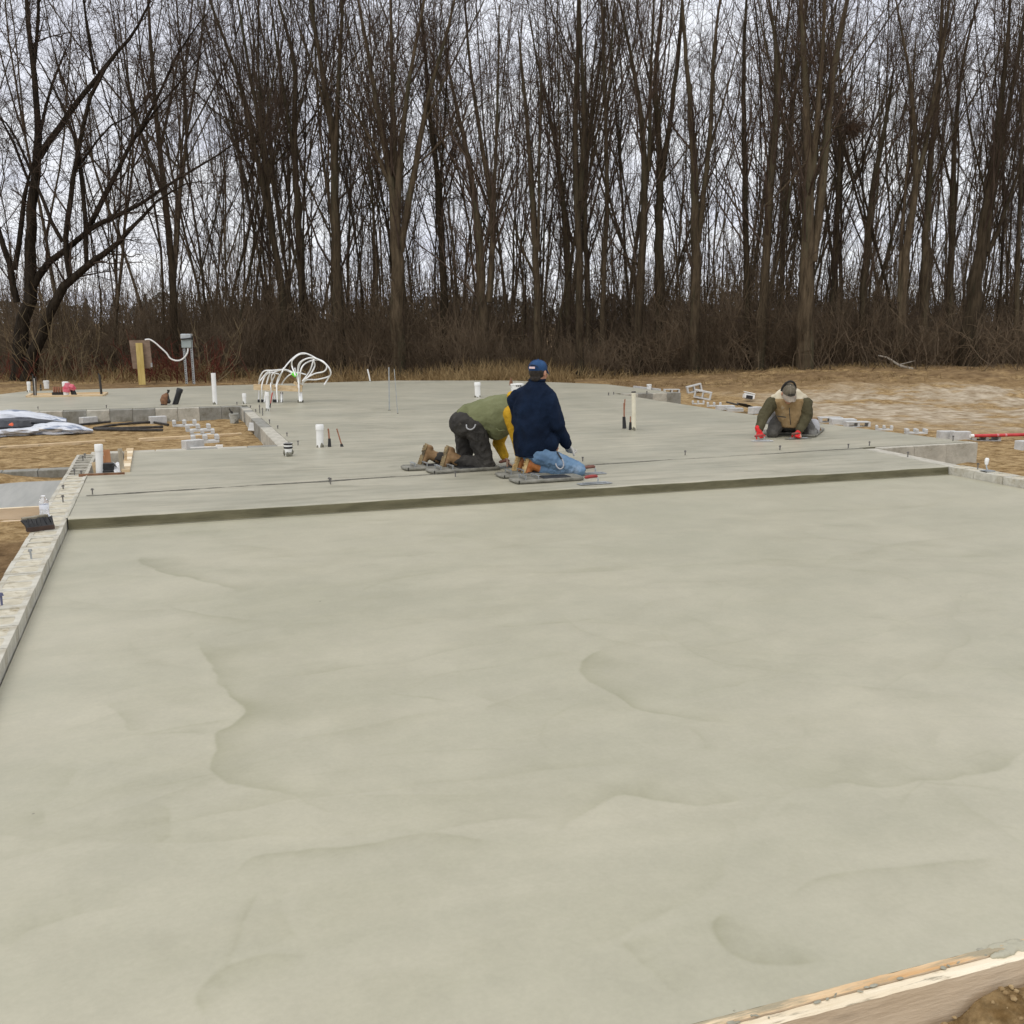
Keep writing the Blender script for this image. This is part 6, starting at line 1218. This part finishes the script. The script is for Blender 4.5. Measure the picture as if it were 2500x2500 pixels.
# ---- the man in the navy jacket ---------------------------------------
def man_navy():
    org = Gz('C', 1180, 1010); D0 = fwd(*XY(0, 0)); Dc = fwd(org.x, org.y) + .12
    q = lambda x, y, dd=0.0: AD(*Z('C', x, y), Dc + dd)
    t = thing('person', 'kneeling worker in navy jacket, blue cap and pale jeans seen from behind', 'person', tuple(org))
    hf = (XY(.50, .86)); hf = Vector((hf[0], hf[1], -.05)); hu = Vector((0, 0, 1)) + hf * .03
    hc = q(1172, 196)
    b = MB(); P, M = head(b, hc, hf, hu, 1.13)
    nb = q(1165, 285); b.cap(nb, .066, hc + Vector((0, 0, -.05)) - hf * .02, .060)
    sh = [q(1272, 400, -.09), q(990, 400, .09)]; el = [q(1318, 600, -.07), q(1040, 620, .26)]; wr = [q(1392, 752, .06), q(1235, 760, .36)]
    pel = q(1135, 800); ch = q(1130, 470)
    b.loft([(pel, Vector((.15, 0, 0)), Vector((0, .13, 0))), (ch, Vector((.17, 0, 0)), Vector((0, .13, 0))), (nb, Vector((.07, 0, 0)), Vector((0, .07, 0)))], 14)
    for i in (0, 1): b.cap(sh[i], .05, el[i], .042); b.cap(el[i], .042, wr[i], .030)
    hand(b, wr[1], (q(1300, 800, .36) - wr[1]), Vector((0, .2, -1)), 1.0, .7)
    hip = [q(1185, 825, -.07), q(1125, 815, .13)]; kn = [q(1478, 955, -.06), q(1462, 945, .22)]; an = [q(1172, 945, -.05), q(1098, 915, .18)]
    for i in (0, 1): b.cap(hip[i], .075, kn[i], .055); b.cap(kn[i], .052, an[i], .038)
    shape(b, 'body', M_skin, t, org, .0075, 3); eyes(P, M, t, org)
    # hair
    b = MB(); f = M @ Vector((0, 1, 0)); r_ = M @ Vector((1, 0, 0)); u_ = M @ Vector((0, 0, 1))
    b.ell(P(0, -.026, .018), (.086, .092, .090), M, 14); b.ell(P(0, -.055, -.045), (.064, .040, .045), M, 10); shape(b, 'hair', M_hair, t, org, .008, 2, .003, (60, 60, 30))
    cap_hat('cap', P, M, t, org, M_navy2, M_navy2, 1.06)
    b = MB(); v = [P(.0845 * 1.085 * 1.04 * math.sin(a), -.010 - .105 * 1.085 * 1.04 * math.cos(a), z) - org for z in (.040, .058) for a in (-.32, -.1, .1, .32)]; b.add(v, [[i, i + 1, i + 5, i + 4] for i in range(3)]); b.build('cap_patch', mat('pink_patch', (.62, .45, .45), (.72, .58, .58), 20, .7), t)
    # arched opening of the cap strap
    b = MB(); b.tube([P(.052 * math.cos(a), -.113 + .030 * abs(math.cos(a)) ** 2 - (.0), .030 + .045 * math.sin(a)) - org for a in np.linspace(0, math.pi, 9)], .004, 6); b.build('strap', M_hair, t, True)
    # jacket
    R2 = Vector((XY(.906, -.42)[0], XY(.906, -.42)[1], 0)); F2 = Vector((XY(.42, .906)[0], XY(.42, .906)[1], 0)); b = MB()
    def ring(x, y, hw, hd, dd=0): return (q(x, y, dd), R2 * hw, F2 * hd)
    b.loft([ring(1135, 838, .185, .175, .03), ring(1135, 780, .21, .19, .02), ring(1130, 680, .21, .175), ring(1128, 560, .215, .165), ring(1128, 470, .225, .16), ring(1132, 400, .235, .145), ring(1138, 350, .205, .12), ring(1148, 308, .148, .10), ring(1160, 268, .085, .078), ring(1163, 248, .080, .075)], 22)
    sh_ = [q(1252, 412, -.07), q(1000, 415, .075)]; b.ell(q(1240, 740, -.03), (.14, .13, .13)); b.cap(q(1160, 320), .08, q(1245, 385, -.05), .09); b.cap(q(1150, 320), .08, q(1015, 385, .05), .09)
    for i in (0, 1): b.cap(sh_[i], .098, el[i], .084); b.cap(el[i], .080, wr[i], .056); b.ell(el[i], .084)
    shape(b, 'jacket', M_navy, t, org, .010, 4, .014, (8, 8, 5.0), 3)
    b = MB(); b.tube([q(1163, 250) + (R2 * .083 * math.cos(a) + F2 * .078 * math.sin(a)) - org for a in np.linspace(0, 2 * math.pi, 17)], .013, 8, False); b.build('collar', M_navy, t, True)
    b = MB(); b.tube([q(1130, 838, .03) + (R2 * .187 * math.cos(a) + F2 * .167 * math.sin(a)) - org for a in np.linspace(0, 2 * math.pi, 25)], .012, 8, False); b.build('hem', M_navy, t, True)
    # jeans
    b = MB(); b.ell(q(1150, 830, .02), (.15, .14, .10))
    for i in (0, 1):
        b.cap(hip[i] - Vector((0, 0, .02)), .112, kn[i], .086); b.ell(kn[i], (.092, .09, .08)); cuff = kn[i].lerp(an[i], .86); b.cap(kn[i] - Vector((0, 0, .012)), .074, cuff, .070)
    shape(b, 'jeans', M_denim, t, org, .009, 3, .0075, (14, 14, 14), 8)
    b = MB(); cv = [q(1310, 905, -.165), q(1318, 930, -.17), q(1345, 950, -.17), q(1370, 930, -.168), q(1368, 890, -.16), q(1350, 860, -.15)]; b.tube(smooth_poly([v - org for v in cv]), .007, 6); b.build('hammer_loop', M_palep, t, True)
    b = MB(); b.tube([q(1320, 815, -.13) - org, q(1338, 845, -.15) - org, q(1356, 870, -.158) - org], .009, 6); b.build('key_clip', M_black, t, True)
    boot(t, org, q(1035, 1018, -.06), q(1085, 858, -.05), q(1135, 915, -.05), an[0].lerp(kn[0], .15), M_boot2, M_sole2)
    boot(t, org, q(965, 992, .16), q(1015, 845, .17), q(1072, 895, .18), an[1].lerp(kn[1], .15), M_boot2, M_sole2)
    b = MB(); hand(b, wr[0], (q(1415, 800, .10) - wr[0]), Vector((.2, .5, -.6)), 1.16, .8); b.cap(wr[0] - (q(1415, 800, .10) - wr[0]).normalized() * .03, .042, wr[0], .040); shape(b, 'glove', M_glove, t, org, .006, 2, .002, (40, 40, 40))
    knee_board('near slider under the blue jeans with two steel foot brackets', 'C', (1010, 1072), (1530, 1040), .24); knee_board('far slider under the blue jeans, mostly hidden', 'C', (895, 1028), (1400, 1000), .24)
man_navy()
# ---- the man in the olive vest ----------------------------------------
def man_olive():
    org = Gz('C', 640, 960); Dc = fwd(org.x, org.y) + .10
    q = lambda x, y, dd=0.0: AD(*Z('C', x, y), Dc + dd)
    t = thing('person', 'worker in olive vest and charcoal trousers on hands and knees, head hidden', 'person', tuple(org))
    X = Vector((XY(.98, .2)[0], XY(.98, .2)[1], 0)); Yv = Vector((0, 1, 0)) if False else Vector((-X.y, X.x, 0)); U = Vector((0, 0, 1))
    hip = [q(655, 610, -.06), q(585, 590, .16)]; kn = [q(775, 915, -.06), q(600, 890, .17)]; an = [q(515, 885, -.05), q(360, 862, .17)]
    pel = q(610, 570, .04); chest = q(930, 490, .05); hd_ = q(1075, 520, .08); neck = q(1000, 455, .06)
    shd = [q(960, 520, -.13), q(935, 500, .22)]; el = [q(1010, 720, -.16), q(858, 745, .24)]; wr = [q(1035, 880, -.10), q(912, 862, .14)]
    b = MB(); P, M = head(b, hd_, X * .75 - U * .65, X * .65 + U * .75, 1.02); b.cap(neck, .062, hd_ - X * .03, .058)
    b.loft([(pel - X * .02 - U * .05, Yv * .12, U * .08), (q(760, 520, .04), Yv * .15, U * .14), (chest, Yv * .16, U * .13), (neck, Yv * .07, U * .07)], 14)
    for i in (0, 1): b.cap(shd[i], .052, el[i], .042); b.cap(el[i], .042, wr[i], .030); b.cap(hip[i], .08, kn[i], .056); b.cap(kn[i], .052, an[i], .038)
    hand(b, wr[1], q(940, 905, .12) - wr[1], Vector((0, 1, .2)), 1.05, 1.0, 1); hand(b, wr[0], q(1060, 925, -.12) - wr[0], Vector((0, 1, .2)), 1.0, 1.0, 1)
    shape(b, 'body', M_skin2, t, org, .0075, 3); eyes(P, M, t, org)
    b = MB(); b.ell(P(0, -.03, .01), (.08, .084, .08), M, 12); shape(b, 'hair', M_hair, t, org, .010, 2)
    cap_hat('cap', P, M, t, org, M_capg, M_capg, 1.04)
    # trousers
    b = MB(); b.loft([(q(560, 600, .05), Yv * .15, U * .10 + X * .05), (q(600, 590, .05), Yv * .185, U * .155 + X * .06), (q(670, 580, .05), Yv * .185, U * .15), (q(760, 560, .05), Yv * .17, U * .13)], 18); b.ell(q(585, 600, -.05), (.13, .13, .14)); b.ell(q(560, 590, .15), (.125, .12, .135))
    for i in (0, 1):
        b.cap(hip[i] + X * .02, .128, hip[i].lerp(kn[i], .6), .100); b.cap(hip[i].lerp(kn[i], .6), .100, kn[i], .082); b.ell(kn[i], (.085, .085, .07)); cuff = kn[i].lerp(an[i], .88); b.cap(kn[i], .080, cuff, .068)
    shape(b, 'trousers', M_charcoal, t, org, .0095, 3, .012, (11, 11, 11), 2)
    b = MB(); b.tube(smooth_poly([v - org for v in (q(608, 600, -.185), q(612, 628, -.195), q(640, 640, -.2), q(668, 625, -.2), q(680, 598, -.195))]), .008, 6); b.build('hammer_loop', M_palep, t, True)
    b = MB(); c_ = q(640, 790, -.12) - org
    for (x, y, w_, h_) in ((705, 660, .10, .012), (690, 700, .012, .09)): b.box(q(x, y, -.19) - org, (w_, .012, h_), M=Matrix((X, Yv, U)).transposed())
    b.build('pocket_seam', M_charcoal, t)
    # vest: a loose barrel that hangs at the belly
    b = MB(); W_ = lambda x, y0, y1, hw, dd=.05, lean=0: (q(x, (y0 + y1) / 2, dd), Yv * hw, (q(x + lean, y0, dd) - q(x, (y0 + y1) / 2, dd)))
    b.loft([(q(640, 572, .05), Yv * .19, q(536, 500, .05) - q(640, 572, .05)), (q(688, 560, .05), Yv * .212, q(590, 445, .05) - q(688, 560, .05)), W_(735, 408, 660, .215, .05, -20), W_(800, 385, 720, .215, .05, -10), W_(850, 372, 728, .21), W_(910, 362, 690, .21), W_(970, 366, 650, .20), W_(1020, 385, 600, .16), W_(1045, 410, 550, .11)], 24)
    shape(b, 'vest', M_olive, t, org, .010, 4, .014, (5, 8, 8), 5)
    b = MB(); b.tube(smooth_poly([v - org for v in (q(840, 628, -.205), q(865, 650, -.215), q(900, 645, -.21), q(918, 655, -.20))]), .006, 6); b.build('pocket_edge', M_olive, t, True)
    b = MB()
    for i in (0, 1): b.cap(shd[i], .095, el[i], .068); b.cap(el[i], .066, wr[i].lerp(el[i], .12), .052); b.ell(wr[i].lerp(el[i], .14), .052)
    b.ell(q(1010, 430, .06), (.12, .12, .10)); b.tube([q(955, 372, -.02), q(985, 385, -.10), q(985, 460, -.15)], [.05, .06, .05], 10)
    shape(b, 'sweatshirt', M_yellow, t, org, .009, 3, .006, (13, 13, 9), 4)
    boot(t, org, q(402, 945, -.06), q(452, 766, -.05), q(492, 850, -.05), an[0].lerp(kn[0], .12), M_boot, M_sole, .056); boot(t, org, q(225, 935, .16), q(285, 750, .17), q(330, 838, .17), an[1].lerp(kn[1], .12), M_boot, M_sole, .056)
    knee_board('near slider of the green vested worker with foot brackets', 'C', (345, 992), (872, 958), .23); knee_board('far slider of the green vested worker behind the near one', 'C', (140, 968), (560, 945), .23)
    h_ = q(930, 915, .10); trowel('small trowel worked by the bare hand of the green vested worker', Vector((h_.x, h_.y, 0)), .25, .30, .09, M_grip2, lift=0)
man_olive()
# ---- the man in the tan vest ------------------------------------------
def man_tan():
    org = Gz('D', 1540, 605); Dc = fwd(org.x, org.y) + .05
    q = lambda x, y, dd=0.0: AD(*Z('D', x, y), Dc + dd)
    t = thing('person', 'kneeling worker in tan vest, olive sleeves and red gloves facing the camera', 'person', tuple(org))
    A_ = Vector((cy_, -sy_, 0)); Fv = Vector((-sy_, -cy_, 0)); U = Vector((0, 0, 1))       # image right, towards the camera
    hf = Fv * .78 - U * .62 + A_ * .10
    hc = q(1530, 262, -.10); b = MB(); P, M = head(b, hc, hf, U * .78 + Fv * .62, 1.16); neck = q(1540, 300, .10); b.cap(neck, .065, hc, .06)
    shd = [q(1400, 338, .06), q(1668, 340, .06)]; el = [q(1335, 430, -.08), q(1672, 440, -.06)]; wr = [q(1296, 548, -.26), q(1612, 556, -.22)]
    hip = [q(1452, 470, .26), q(1640, 480, .28)]; kn = [q(1402, 570, -.04), q(1705, 572, .04)]; an = [q(1430, 560, .45), q(1745, 535, .42)]
    b.loft([(q(1545, 500, .36), A_ * .15, Fv * .12), (q(1540, 420, .18), A_ * .16, Fv * .12 + U * .05), (q(1535, 330, .08), A_ * .17, Fv * .10 + U * .08), (neck, A_ * .07, Fv * .07)], 14)
    for i in (0, 1): b.cap(shd[i], .052, el[i], .042); b.cap(el[i], .040, wr[i], .030); b.cap(hip[i], .08, kn[i], .056); b.cap(kn[i], .052, an[i], .04)
    hand(b, wr[0], q(1318, 600, -.30) - wr[0], A_ * 1.0, .9, .9, 1); hand(b, wr[1], q(1610, 600, -.27) - wr[1], A_ * 1.0, .9, .9, 1)
    shape(b, 'body', M_skin, t, org, .0075, 3); eyes(P, M, t, org)
    b = MB(); b.ell(P(0, -.035, -.005), (.080, .080, .075), M, 12); b.ell(P(0, .045, -.085), (.045, .045, .03), M, 9); shape(b, 'hair', M_hair, t, org, .008, 2, .003, (60, 60, 60))
    cap_hat('cap', P, M, t, org, M_capg, M_capb, 1.08)
    b = MB()      # the dark curved lettering across the crown of the cap
    for i, a in enumerate((-.42, -.24, -.08, .08, .24, .40)):
        for k in (0, 1): c0 = P(.092 * math.sin(a + .05 * k), -.010 + .1135 * math.cos(a + .05 * k), .047 + .012 * (1 - a * a * 4)) - org; c1 = P(.088 * math.sin(a + .07 - .05 * k), -.010 + .107 * math.cos(a + .07 - .05 * k), .074 + .010 * (1 - a * a * 4)) - org; b.tube([c0, c1], .0045, 5)
    b.build('cap_lettering', mat('dark_stitching', (.02, .018, .015), (.05, .045, .04), 20, .8), t)
    b = MB(); b.tube([P(-.086 * math.cos(a), -.03 - .02 * math.sin(a), .03 + .125 * math.sin(a)) - org for a in np.linspace(.0, math.pi, 13)], .016, 8); b.build('hood_edge', mat('black_knit', (.012, .011, .010), (.03, .028, .026), 30, .9), t, True)
    # vest
    b = MB(); b.loft([(q(1548, 520, .06), A_ * .135, Fv * .14), (q(1545, 470, .08), A_ * .165, Fv * .17 + U * .02), (q(1535, 410, .07), A_ * .185, Fv * .17 + U * .05), (q(1528, 340, .05), A_ * .225, Fv * .15 + U * .07), (q(1526, 290, .07), A_ * .225, Fv * .10 + U * .10), (q(1528, 258, .13), A_ * .17, Fv * .06 + U * .09), (q(1532, 240, .18), A_ * .10, Fv * .05 + U * .05)], 24)
    b.ell(q(1438, 292, .08), (.085, .07, .058)); b.ell(q(1630, 290, .08), (.085, .07, .058))
    yl = q(1530, 300, .0).z
    shape(b, 'vest', M_tan, t, org, .010, 4, .013, (8, 8, 8), 6, mats=[M_tan, M_cream_c], paint=lambda c: (c[:, 2] > yl).astype(int))
    b = MB(); b.tube([v - org for v in (q(1536, 372, -.165), q(1540, 430, -.14), q(1546, 505, -.105))], .006, 6); b.build('zip', M_iron, t, True)
    b = MB(); b.beam(q(1440, 437, -.105) - org, q(1510, 447, -.13) - org, .02, .014); b.build('pocket_edge', M_iron, t)
    b = MB(); 
    for i in (0, 1): b.cap(shd[i], .092, shd[i].lerp(el[i], .9), .080); b.ell(el[i], .080); b.cap(el[i], .078, wr[i].lerp(el[i], .10), .054)
    b.cap(shd[0].lerp(neck, .3), .085, shd[0], .09); b.cap(shd[1].lerp(neck, .3), .085, shd[1], .09)
    shape(b, 'sweater', M_olived, t, org, .009, 3, .011, (12, 12, 9), 1)
    b = MB()
    for i in (0, 1): b.cap(hip[i], .12, hip[i].lerp(kn[i], .7), .10); b.cap(hip[i].lerp(kn[i], .7), .10, kn[i], .085); b.cap(kn[i], .075, kn[i].lerp(an[i], .7), .068)
    b.ell(q(1545, 490, .38), (.2, .18, .15)); shape(b, 'trousers', M_greyp, t, org, .0095, 3, .007, (11, 11, 11), 7)
    b = MB(); b.cap(q(1402, 430, .24), .06, q(1376, 478, .20), .05); shape(b, 'leg_cuff', M_palep, t, org, .009, 3, .006, (14, 14, 14), 2)
    b = MB(); b.cap(q(1728, 505, .28), .085, q(1735, 540, .22), .075); b.ell(q(1735, 525, .20), (.075, .06, .10)); shape(b, 'leg_cuff', M_palep, t, org, .009, 3, .006, (14, 14, 14), 2)
    for (x0, y0, x1, y1, x2, y2) in ((1762, 590, 1732, 452, 1738, 520), (1440, 590, 1424, 470, 1432, 530)): boot(t, org, q(x0, y0, .56), q(x1, y1, .58), q(x2, y2, .46), q(x2, y2 + 5, .34), M_boot, M_boot, .058)
    for i, (x, y) in enumerate(((1318, 596), (1600, 598))):
        b = MB(); d = q(x, y, -.30 + .03 * i) - wr[i]; hand(b, wr[i] + d.normalized() * .0, d, A_, 1.0, 1.05, 1); b.cap(wr[i] - d.normalized() * .03, .044, wr[i] + d.normalized() * .02, .036); shape(b, 'glove', M_redg, t, org, .006, 2, .002, (40, 40, 40))
    knee_board('slider under the kneeling worker in the tan vest', 'D', (1352, 588), (1600, 584), .40, False)
    o = knee_board('right hand slider of the tan vested worker turned away from the camera', 'D', (1735, 606), (1806, 548), .20, False)
    trowel('bright steel trowel pressed flat by the left of the red gloves', Gz('D', 1322, 636), -.25, .30, .11, M_grip, mb=mat('wet_bright_steel', (.72, .72, .70), (.82, .82, .80), 9, .25, metal=.2)); trowel('dark hand float under the right of the red gloves', Gz('D', 1605, 618), -.02, .40, .10, M_grip2, mb=M_conc_smear)
man_tan()
# ------------------------------------------------------------------ concrete slopped over the near form board
b = MB(); rr = random.Random(8)
for k in range(60):
    x = 2.06 + .75 * rr.random() ** .8; b.ell((x, 1.900 + rr.uniform(-.016, .024), -.089), (rr.uniform(.03, .08), rr.uniform(.008, .018), rr.uniform(.005, .008)), n=7)
o = shape(b, 'concrete_splash', M_garage, fb, (0, 1.9, -.3), .0045, 2, .003, (45, 60, 45), 3); tag(o, kind='stuff')
b = MB()
for k in range(150):
    x = rr.uniform(-.6, 2.1); s = rr.choice([1, 1, 1, 1.5]); b.ell((x, 1.905 + rr.gauss(0, .012), -.0865), (rr.uniform(.003, .012) * s, rr.uniform(.002, .006) * s, rr.uniform(.0015, .003)), Matrix.Rotation(rr.uniform(-.6, .6), 3, 'Z'), n=6)
o = b.build('concrete_spatter', M_slop, fb, True); o.location = (0, -1.9, .3); tag(o, kind='stuff')
print('TRI', TRI[0]); print('objects', len(bpy.data.objects))
